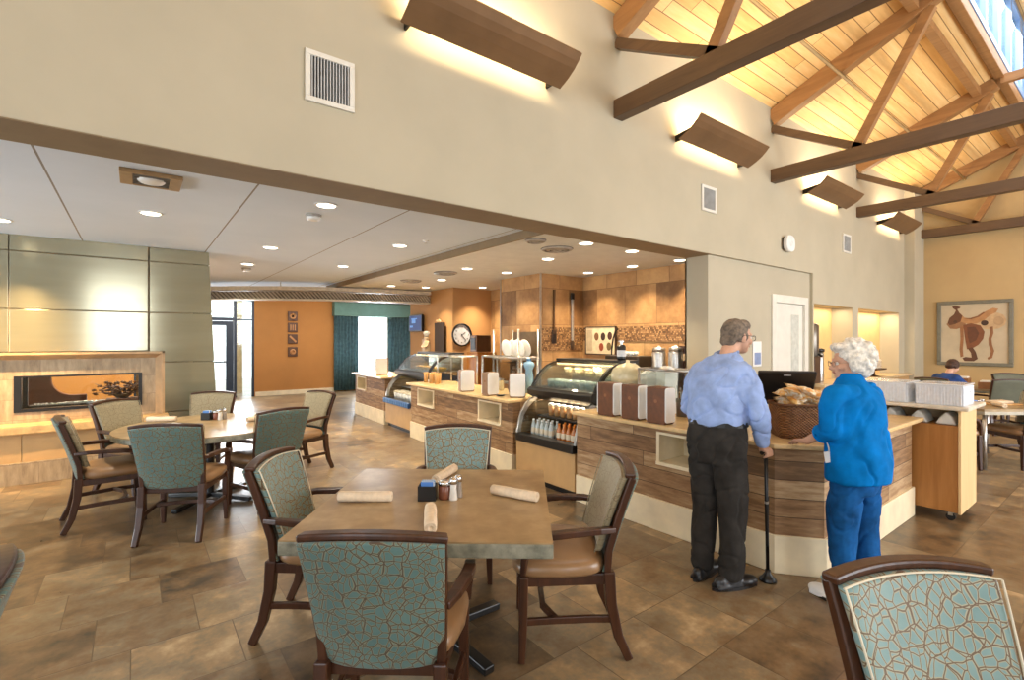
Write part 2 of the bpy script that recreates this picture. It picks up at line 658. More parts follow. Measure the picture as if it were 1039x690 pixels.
def ob(name, bm, mat, parent=None, smooth=False, bevel=0.0, sub=0, segs=2):
    me = bpy.data.meshes.new(name)
    bm.to_mesh(me)
    bm.free()
    if isinstance(mat, str):
        mat = MAT[mat]
    me.materials.append(mat)
    o = bpy.data.objects.new(name, me)
    COL.objects.link(o)
    if parent is not None:
        o.parent = parent
    if smooth:
        for p in me.polygons:
            p.use_smooth = True
    if bevel:
        md = o.modifiers.new('bevel', 'BEVEL')
        md.width = bevel
        md.segments = segs
        md.limit_method = 'ANGLE'
        md.angle_limit = R(40)
    if sub:
        md = o.modifiers.new('sub', 'SUBSURF')
        md.levels = sub
        md.render_levels = sub
    return o


def fused(name, bm, mat, parent=None, voxel=0.01, wrinkle=0.0, wscale=6.0, smooth_it=4, seed=0.0, cloth=False):
    """merge overlapping lumps into one continuous skin"""
    bmesh.ops.recalc_face_normals(bm, faces=bm.faces[:])
    me = bpy.data.meshes.new(name + '_raw')
    bm.to_mesh(me)
    bm.free()
    tmp = bpy.data.objects.new('tmp', me)
    COL.objects.link(tmp)
    md = tmp.modifiers.new('r', 'REMESH')
    md.mode = 'VOXEL'
    md.voxel_size = voxel
    if smooth_it:
        sm = tmp.modifiers.new('s', 'SMOOTH')
        sm.factor = 0.5
        sm.iterations = smooth_it
    dg = bpy.context.evaluated_depsgraph_get()
    out = bpy.data.meshes.new_from_object(tmp.evaluated_get(dg))
    bpy.data.objects.remove(tmp)
    bpy.data.meshes.remove(me)
    out.name = name
    if wrinkle:
        ns = [v.normal.copy() for v in out.vertices]
        for v, nn in zip(out.vertices, ns):
            p = v.co * wscale
            if cloth:
                # vertical and slanting folds with sharper creases
                q = Vector((p.x + 0.35 * p.z, p.y, p.z * 0.38))
                k = noise.noise(q + Vector((seed, 3.1, 7.7))) + 0.45 * noise.noise(q * 2.1 + Vector((9.0, seed, 2.0)))
                c = abs(noise.noise(Vector((p.x * 0.8 - 0.5 * p.z, p.y * 0.8, p.z * 0.75)) + Vector((seed, 11.0, 5.0))))
                k -= 0.75 * max(0.0, 1.0 - c / 0.11)
            else:
                p.z *= 0.7
                k = noise.noise(p + Vector((seed, 3.1, 7.7))) + 0.5 * noise.noise(p * 2.3 + Vector((9.0, seed, 2.0)))
            v.co += nn * (k * wrinkle)
    out.materials.clear()
    out.materials.append(MAT[mat] if isinstance(mat, str) else mat)
    for p in out.polygons:
        p.use_smooth = True
    o = bpy.data.objects.new(name, out)
    COL.objects.link(o)
    if parent is not None:
        o.parent = parent
    return o


def tag(o, label, cat, group=None, kind=None):
    o['label'] = label
    o['category'] = cat
    if group:
        o['group'] = group
    if kind:
        o['kind'] = kind
    return o


def thing(name, label, cat, loc=(0, 0, 0), rotz=0.0, group=None):
    o = bpy.data.objects.new(name, None)
    o.empty_display_size = 0.1
    COL.objects.link(o)
    o.location = loc
    o.rotation_euler = (0, 0, rotz)
    return tag(o, label, cat, group)


def struct(name, bm, mat, parent=None, **kw):
    o = ob(name, bm, mat, parent, **kw)
    o['kind'] = 'structure'
    return o


def dup(root, loc, rotz, label=None, group=None):
    r = root.copy()
    COL.objects.link(r)
    r.location = loc
    r.rotation_euler = (0, 0, rotz)
    if label:
        r['label'] = label
    if group:
        r['group'] = group
    for ch in list(root.children):
        c = ch.copy()
        COL.objects.link(c)
        c.parent = r
        for g in list(ch.children):
            d = g.copy()
            COL.objects.link(d)
            d.parent = c
    return r


# ================================================================== THE SETTING
YW = 3.45          # face of the tall hall wall
YB = 3.83          # its back, on the cafe side
XB = 14.5          # end wall of the hall
HZ = 2.70          # underside of the header over the cafe opening
CZ = 2.80          # grey cafe ceiling
TZ = 2.72          # lower tan ceiling over the servery
ROOFZ = 5.0        # roof deck meets the hall wall

struct('floor', box(B(), -6, 16, -6, 18, -0.1, 0), 'floor')

# tall hall wall: header, recessed panel with the service door, wall with the two niches
bm = B()
box(bm, -6, 8.945, YW, YB, HZ, ROOFZ + 0.06)
box(bm, 8.945, XB, YW, YB, 2.205, ROOFZ + 0.06)
box(bm, 10.646, 10.947, YW, YB, 0, 2.205)
box(bm, 13.37, XB, YW, YB, 0, 2.205)
struct('wall_hall', bm, 'wall')
bm = B()
box(bm, -6, 5.845, YW + 0.004, YB - 0.002, HZ - 0.006, HZ)
struct('trim_header', bm, 'soffit')
# recessed panel wall beside the servery
bm = B()
box(bm, 5.845, 7.54, YW + 0.05, YB, 0, HZ)
box(bm, 8.78, 8.945, YW + 0.05, YB, 0, HZ)
box(bm, 7.54, 8.78, YW + 0.05, YB, 2.29, HZ)
struct('wall_recess', bm, 'wall_in')
bm = B()
box(bm, 8.90, 8.945, YW + 0.002, YW + 0.06, 0, HZ)
struct('trim_recess', bm, 'wall')
# back of the niches
struct('wall_niche', box(B(), 8.945, 13.4, 3.80, YB + 0.02, 0, 2.21), M('niche_paint', (214, 176, 116), 0.8, var=0.03))
# end wall, pilaster, baseboards
struct('wall_back', box(B(), XB, XB + 0.15, -6, YB, 0, 8), M('end_wall_paint', (188, 160, 114), 0.85, var=0.03, scale=1.5))
struct('trim_pilaster', box(B(), 13.75, XB, 3.27, YW, 0, 5.0), 'wall')
struct('baseboard_back', box(B(), XB - 0.02, XB, -6, 3.27, 0, 0.12), 'cream', bevel=0.004)
# hall side behind the camera: piers between tall windows
bm = B()
for x0, x1 in ((-6, -1.25), (0.35, 3.65), (7.75, 8.0), (13.0, 16)):
    box(bm, x0, x1, -6.2, -6, 0, 5)
for x0, x1 in ((-1.25, 0.35), (3.65, 7.75), (8.0, 13.0)):
    box(bm, x0, x1, -6.2, -6, 0, 0.5)
    box(bm, x0, x1, -6.2, -6, 4.3, 5)
struct('wall_front', bm, 'wall')
bm = B()
box(bm, -6.2, -6, 0.2, 4.2, 0, 5)
box(bm, -6.2, -6, 7.3, 18, 0, 5)
box(bm, -6.2, -6, 4.2, 7.3, 0, 0.35)  # opening cut for the added fill light at the cafe end
box(bm, -6.2, -6, 4.2, 7.3, 2.45, 5)
struct('wall_end', bm, 'wall')

# service door in the recess
bm = B()
for a in ((7.54, 7.66, 0, 2.29), (8.66, 8.78, 0, 2.29), (7.66, 8.66, 2.17, 2.29)):
    box(bm, a[0], a[1], YW + 0.02, YW + 0.12, a[2], a[3])
d1 = struct('door_1', bm, 'white', bevel=0.005)
bm = B()
box(bm, 7.665, 8.655, YW + 0.06, YW + 0.10, 0.01, 2.165)
ob('door_leaf', bm, 'white', d1)
bm = B()
box(bm, 8.24, 8.50, YW + 0.052, YW + 0.06, 1.0, 2.0)
ob('vision_panel', bm, C_((205, 208, 200), 0.2), d1)
bm = B()
cyl(bm, (7.75, YW + 0.0, 1.02), (7.75, YW + 0.06, 1.02), 0.02)
cyl(bm, (7.75, YW + 0.01, 1.02), (7.87, YW + 0.01, 1.02), 0.01)
ob('door_handle', bm, 'steel', d1, smooth=True)

# cafe shell
bm = B()
box(bm, -6, 3.40, YB, 15.6, CZ, CZ + 0.1)
box(bm, 3.40, 8.6, 11.2, 15.6, CZ, CZ + 0.1)
struct('ceiling_1', bm, 'ceiling')
bm = B()
box(bm, 3.40, 6.6, YB, 11.2, TZ, CZ + 0.1)
struct('ceiling_2', bm, 'tan_ceiling')
bm = B()
box(bm, 3.37, 3.40, YB, 11.2, TZ - 0.01, CZ)
struct('trim_ceiling_step', bm, 'soffit')
bm = B()
XS = 6.40
box(bm, XS, XS + 0.15, YB, 9.15, 0, TZ)
struct('wall_stone', bm, 'stone')
struct('trim_stone_return', box(B(), 5.845, XS, YB - 0.02, YB, 0, HZ), 'amber')
bm = B()
box(bm, XS - 0.012, XS, YB, 6.27, 1.58, 1.82)
struct('trim_mosaic', bm, 'mosaic')
bm = B()
box(bm, 5.40, XS, 6.27, 7.40, 0, TZ)
struct('wall_chase', bm, 'stone')
bm = B()
box(bm, 5.402, XS - 0.012, 6.258, 6.27, 1.42, 1.82)
struct('trim_mosaic_chase', bm, 'mosaic')
bm = B()
box(bm, 5.385, 5.41, 6.255, 6.28, 0, TZ)
box(bm, 5.385, 5.41, 7.39, 7.415, 0, TZ)
struct('trim_chase_corner', bm, 'steel')
bm = B()
box(bm, 5.40, XS + 0.1, 9.15, 9.25, 0, TZ)
struct('wall_clock', bm, 'amber')
bm = B()
box(bm, 5.40, 5.50, 9.25, 11.2, 0, TZ)
box(bm, 5.50, 8.6, 11.1, 11.2, 0, TZ)
struct('wall_screen', bm, 'amber')
# far wall with glazed door and curtained window
YF = 15.5
bm = B()
box(bm, -6, 1.40, YF, YF + 0.15, 0, CZ)
box(bm, 2.68, 5.55, YF, YF + 0.15, 0, CZ)
box(bm, 6.72, 8.6, YF, YF + 0.15, 0, CZ)
box(bm, 1.40, 2.68, YF, YF + 0.15, 2.74, CZ)
box(bm, 5.55, 6.72, YF, YF + 0.15, 2.45, CZ)
box(bm, 5.55, 6.72, YF, YF + 0.15, 0, 0.42)
box(bm, 8.5, 8.6, 11.2, YF, 0, CZ)
struct('wall_far', bm, 'orange')
struct('baseboard_far', box(B(), 2.70, 5.0, YF - 0.02, YF, 0, 0.13), 'cream', bevel=0.004)
# window 1 (curtained)
bm = B()
for a in ((5.55, 5.60, 0.42, 2.45), (6.67, 6.72, 0.42, 2.45), (5.6, 6.67, 0.42, 0.47), (5.6, 6.67, 2.4, 2.45)):
    box(bm, a[0], a[1], YF + 0.03, YF + 0.1, a[2], a[3])
w1 = struct('window_1', bm, 'white')
ob('window_pane', box(B(), 5.6, 6.67, YF + 0.06, YF + 0.066, 0.47, 2.4), 'glass', w1)
# door 2: dark framed glass door and sidelight
bm = B()
for a in ((1.40, 1.46, 0, 2.74), (2.62, 2.68, 0, 2.74), (2.17, 2.24, 0, 2.74), (1.46, 2.17, 2.13, 2.22), (2.24, 2.62, 2.15, 2.19), (1.46, 2.62, 2.69, 2.74)):
    box(bm, a[0], a[1], YF + 0.02, YF + 0.1, a[2], a[3])
d2 = struct('door_2', bm, 'darkframe')
bm = B()
for a in ((1.47, 1.57, 0.02, 2.12), (1.98, 2.16, 0.02, 2.12), (1.57, 1.98, 2.0, 2.12), (1.57, 1.98, 0.02, 0.2), (1.57, 1.98, 0.98, 1.02)):
    box(bm, a[0], a[1], YF + 0.03, YF + 0.08, a[2], a[3])
ob('door_leaf', bm, 'darkframe', d2)
bm = B()
for a in ((1.57, 1.98, 0.2, 0.98), (1.57, 1.98, 1.02, 2.0), (2.24, 2.62, 0.02, 2.15), (2.24, 2.62, 2.19, 2.69), (1.46, 2.17, 2.22, 2.69)):
    box(bm, a[0], a[1], YF + 0.052, YF + 0.058, a[2], a[3])
ob('door_glass', bm, 'glass', d2)
bm = B()
cyl(bm, (1.94, YF - 0.03, 0.85), (1.94, YF - 0.03, 1.2), 0.012)
cyl(bm, (1.94, YF - 0.03, 0.88), (1.94, YF + 0.03, 0.88), 0.01)
cyl(bm, (1.94, YF - 0.03, 1.17), (1.94, YF + 0.03, 1.17), 0.01)
ob('door_handle', bm, 'steel', d2, smooth=True)
# porch column and ground seen through the door
struct('trim_porch', box(B(), 2.35, 2.58, YF + 1.3, YF + 1.55, 0, 2.9), C_((214, 200, 160)))
struct('ground_outside', box(B(), -4, 14, YF + 0.15, YF + 8, -0.12, -0.02), C_((176, 170, 160), 0.8))

# wooden roof over the hall
slope = math.atan2(5.79 - ROOFZ, YW - 1.55)
bm = B()
L = 5.79
prism(bm, [(YW + 0.05, ROOFZ), (1.55, L + 0.0), (1.55, L + 0.12), (YW + 0.05, ROOFZ + 0.12)], 'x', -6, XB)
struct('ceiling_roof_deck', bm, 'deck')
bm = B()
prism(bm, [(1.62, 7.35), (-6.2, 4.6), (-6.2, 4.75), (1.62, 7.5)], 'x', -6, XB)
struct('ceiling_roof_far_slope', bm, 'deck')
bm = B()
box(bm, -6, XB, 1.45, 1.57, 5.74, 5.92)
struct('trim_clerestory_beam', bm, 'timber', bevel=0.01)
bm = B()
box(bm, -6, XB, 1.72, 1.82, 5.55, 5.66)
struct('trim_deck_edge', bm, 'timber')
# clerestory windows
for k in range(8):
    x0 = -1.3 + k * 1.95
    x1 = x0 + 1.95
    bm = B()
    for a in ((x0, x0 + 0.11, 5.92, 7.3), (x1 - 0.11, x1, 5.92, 7.3), (x0 + 0.11, x1 - 0.11, 5.92, 6.02), (x0 + 0.11, x1 - 0.11, 7.2, 7.3), (x0 + 0.93, x0 + 1.02, 6.02, 7.2)):
        box(bm, a[0], a[1], 1.44, 1.56, a[2], a[3])
    w = struct('window_%d' % (k + 2), bm, 'whiteframe')
    bm = B()
    for a in ((x0 + 0.11, x0 + 0.93), (x0 + 1.02, x1 - 0.11)):
        box(bm, a[0], a[1], 1.50, 1.506, 6.02, 7.2)
    ob('window_pane', bm, 'glass', w)

# timber roof trusses
TRX = [0.6, 4.04, 7.49, 10.9, 14.35]
TRL = ['dark timber roof truss overhead just behind the photographer',
       'nearest dark timber roof truss, over the first wall lamp',
       'second timber roof truss, between the second and third wall lamps',
       'third timber roof truss, between the two farthest wall lamps',
       'farthest timber roof truss, set against the end wall']


def rz_(y):
    return 4.86 + 0.45 * (YW - y)


for i, x in enumerate(TRX):
    if i == 0:
        continue
    t = thing('roof_truss', TRL[i], 'roof truss', (x, YW, 3.92), 0, 'timber roof trusses')
    zz = -3.92
    w = 0.14
    bm = B()
    box(bm, -w / 2, w / 2, -9.4, 0, 0, 0.19)
    ob('bottom_chord', bm, 'darktimber', t, bevel=0.008)
    bm = B()
    sweep(bm, [(0, 0, rz_(YW) + zz), (0, 1.56 - YW, rz_(1.56) + zz)], 0.14, 0.24)
    ob('rafter', bm, 'timber', t, bevel=0.008)
    bm = B()
    sweep(bm, [(0, 0, 4.72 + zz), (0, 2.3 - YW, 4.08 + zz)], 0.09, 0.1)
    ob('heel_strut', bm, 'darktimber', t)
    bm = B()
    sweep(bm, [(0, 2.38 - YW, 4.1 + zz), (0, 1.62 - YW, 5.55 + zz)], 0.09, 0.11)
    ob('web', bm, 'timber', t)
    if i >= 3:
        bm = B()
        sweep(bm, [(0, 1.5 - YW, 5.72 + zz), (0, -9.3, 5.72 + zz)], 0.1, 0.13)
        ob('collar_beam', bm, 'timber', t)
tag(ob('sprinkler_pipe', tube(B(), [(-5.9, 2.55, 5.13), (XB - 0.02, 2.55, 5.13)], 0.022), C_((206, 176, 128), 0.4), smooth=True),
    'long thin sprinkler pipe running under the wooden roof', 'pipe')

# hall wall lamps: curved bronze shades
LL = ['nearest bronze wall lamp, the longest one, at the top of the photo',
      'second bronze wall lamp, past the nearest roof beam',
      'third bronze wall lamp, between second and third roof beams',
      'farthest bronze wall lamp, beside the end wall corner']


def make_lamp(x, label):
    t = thing('wall_lamp', label, 'wall lamp', (x, YW, 3.92), 0, 'bronze wall lamps')
    hl = 0.79
    prof = [(-0.10, 0.0), (-0.16, 0.025), (-0.22, 0.055), (-0.29, 0.10), (-0.34, 0.145), (-0.385, 0.195)]
    inner = [(y + 0.006, z + 0.014) for y, z in prof]
    bm = B()
    prism(bm, prof + inner[::-1], 'x', -hl, hl)
    ob('lamp_shade', bm, 'bronze', t, smooth=False)
    for s in (-1, 1):
        bm = B()
        prism(bm, [(0, 0.02), (-0.12, 0.02), (-0.26, 0.13), (0, 0.09)], 'x', s * (hl - 0.08) - 0.01, s * (hl - 0.08) + 0.01)
        ob('bracket', bm, 'iron', t)
    ob('lamp_tube', tube(B(), [(-hl + 0.08, -0.19, 0.135), (hl - 0.08, -0.19, 0.135)], 0.016), 'tube', t, smooth=True)
    area('lamp_glow', (0, -0.16, 0.12), (R(90), 0, 0), 1.35, 9.5, (1, 0.75, 0.44), size_y=0.05, parent=t)
    area('lamp_glow_up', (0, -0.2, 0.17), (R(172), 0, 0), 1.35, 22, (1, 0.82, 0.58), size_y=0.06, parent=t)
    return t


for k in range(4):
    make_lamp(2.33 + 3.45 * k, LL[k])

# wall vents
for (x0, x1, z0, z1, lab) in ((0.897, 1.229, 3.20, 3.545, 'white louvred air vent below the nearest wall lamp'),
                              (5.60, 5.937, 3.22, 3.545, 'white louvred air vent under the second wall lamp'),
                              (10.147, 10.529, 3.19, 3.53, 'farthest white air vent, right of the oval speaker')):
    t = thing('wall_vent', lab, 'vent', ((x0 + x1) / 2, YW, z0), 0, 'white air vents on the hall wall')
    w, h = (x1 - x0) / 2, z1 - z0
    bm = B()
    f = 0.035
    box(bm, -w, w, -0.02, 0, 0, f)
    box(bm, -w, w, -0.02, 0, h - f, h)
    box(bm, -w, -w + f, -0.02, 0, f, h - f)
    box(bm, w - f, w, -0.02, 0, f, h - f)
    ob('vent_frame', bm, 'white', t, bevel=0.003)
    ob('vent_backing', box(B(), -w + f, w - f, -0.006, -0.001, f, h - f), C_((40, 42, 48)), t)
    n = 13
    bm = B()
    for i in range(n):
        xx = -w + f + (i + 0.5) * (2 * w - 2 * f) / n
        box(bm, xx - 0.0035, xx + 0.0035, -0.017, -0.006, f, h - f)
    ob('louvres', bm, C_((190, 192, 190)), t)
# oval alarm speaker
t = thing('alarm_speaker', 'small white oval alarm speaker on the tan wall above the service door', 'speaker', (7.9, YW, 2.94))
bm = B()
prism(bm, [(0.14 * math.copysign(abs(math.cos(a)) ** 0.8, math.cos(a)), 0.125 + 0.125 * math.copysign(abs(math.sin(a)) ** 0.8, math.sin(a))) for a in [2 * PI * i / 28 for i in range(28)]], 'y', -0.09, -0.03)
ob('speaker_body', bm, 'whiteplastic', t, bevel=0.012)
ob('speaker_base', box(B(), -0.1, 0.1, -0.03, 0, 0.03, 0.22), C_((70, 66, 60)), t)
ob('speaker_grille', cyl(B(), (0, -0.094, 0.125), (0, -0.089, 0.125), 0.05), C_((226, 226, 224)), t)

# ================================================================== cafe ceiling fittings
GL = [(0.117, 5.766, 'downlight in the grey ceiling nearest the square grille'),
      (1.348, 4.482, 'brightest near downlight just behind the header edge'),
      (-1.073, 7.0, 'downlight washing the metal fireplace panel, at the left edge of the photo'),
      (1.397, 6.967, 'downlight above the round table, right of the fireplace panel'),
      (1.41, 8.7, 'downlight nearest the corrugated canopy on the left, beside a smoke detector'),
      (2.679, 8.02, 'downlight in the grey ceiling farthest along, left of the ceiling step'),
      (2.669, 5.827, 'downlight in the grey ceiling beside the ceiling step')]
TL = [(4.128, 6.554, 'downlight in the tan ceiling over the middle counter'),
      (4.9, 6.557, 'downlight grazing the stone chase with the plate shelf'),
      (4.526, 8.078, 'downlight over the far food case'),
      (4.204, 9.607, 'farthest downlight in the tan ceiling, near the step'),
      (4.897, 9.418, 'downlight grazing the wall with the blue screen'),
      (5.878, 8.72, 'downlight over the round wall clock'),
      (4.518, 5.093, 'downlight beside the round air diffuser'),
      (4.135, 4.0, 'downlight just behind the header above the near food case'),
      (4.955, 4.0, 'downlight behind the header right of the near food case'),
      (5.98, 4.822, 'downlight grazing the right part of the stone wall'),
      (5.98, 5.736, 'downlight grazing the stone wall beside the giant spoon'),
      (6.05, 4.05, 'rightmost downlight, beside the wall stub behind the man')]
for (x, y, lab), z, pw in [(a, CZ, 15) for a in GL] + [(a, TZ, 13.5) for a in TL]:
    t = thing('downlight', 'round recessed ' + lab, 'ceiling light', (x, y, z), 0, 'recessed downlights')
    lathe_b = lathe(B(), [(0.098, -0.0005), (0.098, -0.006), (0.078, -0.008), (0.076, -0.0005)], n=24, ring=True)
    ob('trim_ring', lathe_b, 'whiteplastic', t, smooth=False)
    ob('lens', cyl(B(), (0, 0, -0.010), (0, 0, -0.004), 0.076, n=24), 'lens', t)
    acc = 'washing' in lab
    area('downlight_glow', (0, 0, -0.014), (R(24) if acc else 0, 0, 0), 0.13, 40 if acc else pw, (1, 0.66, 0.30) if acc else (1, 0.88, 0.70) if z == CZ else WARM, spread=70 if acc else 118 if z == CZ else 100, parent=t)
# ceiling grille with tan border
t = thing('ceiling_grille', 'square ceiling grille with tan border near the left end of the header', 'vent', (0.095, 4.52, CZ))
bm = B()
for a in ((-0.185, -0.11, -0.175, 0.175), (0.11, 0.185, -0.175, 0.175), (-0.11, 0.11, -0.175, -0.15), (-0.11, 0.11, 0.15, 0.175)):
    box(bm, a[0], a[1], a[2], a[3], -0.03, 0)
ob('grille_frame', bm, C_((170, 140, 100)), t, bevel=0.004)
bm = B()
for i in range(7):
    y = -0.13 + i * 0.043
    box(bm, -0.11, 0.11, y, y + 0.012, -0.026, -0.004)
ob('grille_slats', bm, C_((130, 124, 116)), t)
ob('grille_backing', box(B(), -0.11, 0.11, -0.15, 0.15, -0.004, -0.001), 'black', t)
ob('grille_cup', lathe(B(), [(0.02, -0.045), (0.07, -0.04), (0.085, -0.026), (0.085, -0.02)]), 'whiteplastic', t, smooth=True)
# small ceiling devices
for (x, y, z, lab) in ((1.357, 4.91, CZ, 'white smoke detector beside the brightest near downlight'),
                       (1.48, 9.25, CZ, 'white smoke detector beside the downlight nearest the corrugated canopy')):
    t = thing('smoke_detector', lab, 'smoke detector', (x, y, z), 0, 'smoke detectors')
    ob('detector_body', lathe(B(), [(0.03, -0.055), (0.06, -0.05), (0.065, -0.025), (0.05, -0.018)]), 'whiteplastic', t, smooth=True)
    ob('detector_base', lathe(B(), [(0.055, -0.018), (0.075, -0.015), (0.075, -0.0005)]), C_((180, 176, 170)), t, smooth=True)
t = thing('fire_sprinkler', 'tiny sprinkler head in the grey ceiling near the ceiling step', 'sprinkler', (2.782, 5.351, CZ))
ob('escutcheon', lathe(B(), [(0.012, -0.03), (0.014, -0.006), (0.04, -0.004), (0.04, -0.0005)]), 'whiteplastic', t, smooth=True)
ob('deflector', lathe(B(), [(0.018, -0.036), (0.018, -0.032)]), 'steel', t)
for (x, y, lab) in ((4.108, 4.467, 'round steel air diffuser in the tan ceiling, the nearest of four'),
                    (4.106, 7.194, 'dark round ceiling diffuser over the middle counter'),
                    (4.144, 8.566, 'dark round ceiling diffuser farthest from the hall'),
                    (3.56, 4.22, 'small dark round ceiling speaker beside the ceiling step')):
    t = thing('ceiling_diffuser', lab, 'vent', (x, y, TZ), 0, 'round ceiling diffusers')
    s = 0.6 if 'speaker' in lab else 1.0
    for r0 in (0.19, 0.13, 0.07):
        r0 *= s
        ob('diffuser_ring', lathe(B(), [(r0 - 0.03 * s, -0.03), (r0, -0.02), (r0, -0.004), (r0 - 0.012, -0.004), (r0 - 0.04 * s, -0.022)], n=24, ring=True), C_((168, 162, 152), 0.4, 0.3), t, smooth=True)
    ob('diffuser_backing', cyl(B(), (0, 0, -0.004), (0, 0, -0.0005), 0.2 * s, n=24), C_((96, 90, 84)), t)

# curved corrugated canopy
pts = [(0.75, 12.7), (1.19, 12.1), (1.7, 11.55), (2.4, 11.05), (3.25, 10.62), (4.3, 10.32), (5.38, 10.22)]
t = thing('corrugated_canopy', 'curved corrugated metal canopy hanging below the ceiling in front of the far wall', 'canopy', (0, 0, 0))
bm = B()
sweep(bm, [(x, y, 2.53) for x, y in pts], 0.22, 0.14)
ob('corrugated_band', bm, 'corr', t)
bm = B()
sweep(bm, [(x, y, 2.66) for x, y in pts], 0.34, 0.08)
ob('canopy_cap', bm, C_((206, 196, 178), 0.5), t, bevel=0.01)
bm = B()
sweep(bm, [(x, y, 2.44) for x, y in pts], 0.26, 0.025)
ob('canopy_rail', bm, C_((214, 206, 190), 0.4), t)
bm = B()
for x, y in pts[1:6:2]:
    cyl(bm, (x, y, 2.69), (x, y, CZ if x < 3.4 else TZ), 0.012)
ob('hanger_rod', bm, 'steel', t)
# ================================================================== fireplace
YP = 7.90
bm = B()
OX0, OX1, OZ0, OZ1 = -1.09, 0.07, 0.776, 1.19
box(bm, -6, OX0, YP, 8.3, 0, CZ)
box(bm, OX1, 0.62, YP, 8.3, 0, CZ)
box(bm, OX0, OX1, YP, 8.3, 0, OZ0)
box(bm, OX0, OX1, YP, 8.3, OZ1, CZ)
struct('wall_fireplace', bm, M('chimney_core', (150, 130, 100), 0.7))
# metal cladding panels with dark joints between
xs = [-5.2, -3.94, -2.4, -1.135, 0.135]
zs = [1.46, 1.955, 2.615, CZ]
k = 0
bm = B()
for i in range(4):
    for j in range(3):
        box(bm, xs[i] + 0.006, xs[i + 1] - 0.006, YP - 0.03, YP - 0.004, zs[j] + 0.006, zs[j + 1] - (0.006 if j < 2 else 0))


def battered(z):
    return 0.92 - (0.92 - 0.80) * z / CZ


for z0, z1 in ((0.02, 0.66), (0.66, 1.31), (1.31, 1.955), (1.955, 2.615), (2.615, CZ)):
    za, zb = z0 + 0.006, z1 - 0.006
    prism(bm, [(0.147, za), (battered(za), za), (battered(zb), zb), (0.147, zb)], 'y', YP - 0.03, YP - 0.004)
struct('trim_metal_panels', bm, 'metalpanel', bevel=0.003)
bm = B()
prism(bm, [(0.62, 0), (battered(0) - 0.01, 0), (battered(CZ) - 0.01, CZ), (0.62, CZ)], 'y', YP, 8.3)
struct('trim_panel_end', bm, 'metalpanel')

t = thing('fireplace', 'long stone see-through fireplace with hearth bench below pale metal panels', 'fireplace', (-0.5, 7.7, 0))
ox, oy = 0.5, -7.7
bm = B()
box(bm, -5.4 + ox, OX0 + ox, YP - 0.06 + oy, YP - 0.031 + oy, 0.655, 1.38)
box(bm, OX1 + ox, 0.215 + ox, YP - 0.06 + oy, YP - 0.031 + oy, 0.655, 1.38)
box(bm, OX0 + ox, OX1 + ox, YP - 0.06 + oy, YP - 0.031 + oy, 0.655, OZ0)
box(bm, OX0 + ox, OX1 + ox, YP - 0.06 + oy, YP - 0.031 + oy, OZ1, 1.38)
ob('stone_face', bm, 'hearth', t)
bm = B()
prism(bm, [(YP - 0.031 + oy, 1.455), (YP - 0.17 + oy, 1.455), (YP - 0.17 + oy, 1.43), (YP - 0.06 + oy, 1.375), (YP - 0.031 + oy, 1.375)], 'x', -5.4 + ox, 0.30 + ox)
ob('mantel', bm, M('mantel_stone', (186, 152, 112), 0.4, var=0.1, scale=7), t)
bm = B()
prism(bm, [(0.30 + ox, YP - 0.031 + oy), (0.30 + ox, YP - 0.17 + oy), (0.275 + ox, YP - 0.17 + oy), (0.205 + ox, YP - 0.06 + oy), (0.205 + ox, YP - 0.031 + oy)], 'z', 0.655, 1.455)
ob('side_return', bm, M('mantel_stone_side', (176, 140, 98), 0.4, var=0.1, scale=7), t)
ob('hearth_slab', box(B(), -5.4 + ox, 0.34 + ox, 7.56 + oy, YP - 0.031 + oy, 0.56, 0.655), 'slab', t, bevel=0.012)
bm = B()
for i in range(5):
    x1 = 0.30 - i * 1.3
    box(bm, max(-5.4, x1 - 1.295) + ox, x1 + ox, 7.62 + oy, 7.66 + oy, 0.245, 0.56)
ob('bench_panel', bm, 'beige', t, bevel=0.003)
ob('bench_base', box(B(), -5.4 + ox, 0.32 + ox, 7.60 + oy, YP - 0.031 + oy, 0, 0.245), 'hearth', t, bevel=0.004)
f = 0.035
for y0, y1 in ((YP - 0.075, YP + 0.02), (8.26, 8.31)):
    bm = B()
    box(bm, OX0 + ox, OX0 + 0.06 + ox, y0 + oy, y1 + oy, OZ0, OZ1)
    box(bm, OX1 - f + ox, OX1 + ox, y0 + oy, y1 + oy, OZ0, OZ1)
    box(bm, OX0 + 0.06 + ox, OX1 - f + ox, y0 + oy, y1 + oy, OZ0, OZ0 + f)
    box(bm, OX0 + 0.06 + ox, OX1 - f + ox, y0 + oy, y1 + oy, OZ1 - 0.022, OZ1)
    ob('firebox_frame', bm, 'black', t)
bm = B()
box(bm, OX0 + 0.1 + ox, OX1 - 0.1 + ox, 8.0 + oy, 8.2 + oy, OZ0 + 0.001, OZ0 + 0.05)
ob('burner_tray', bm, 'iron', t)
bm = B()
rr = random.Random(3)
for i in range(150):
    ell(bm, (OX0 + 0.13 + rr.random() * 0.9 + ox, 8.02 + rr.random() * 0.16 + oy, OZ0 + 0.055), (0.016, 0.016, 0.011), 6)
s = ob('glass_pebbles', bm, C_((176, 176, 170), 0.2), t, smooth=True)
s['kind'] = 'stuff'
bm = B()
box(bm, OX0 + 0.06 + ox, OX1 - f + ox, YP - 0.03 + oy, YP - 0.026 + oy, OZ0 + f, OZ1 - 0.022)
ob('firebox_glass', bm, 'glass', t)

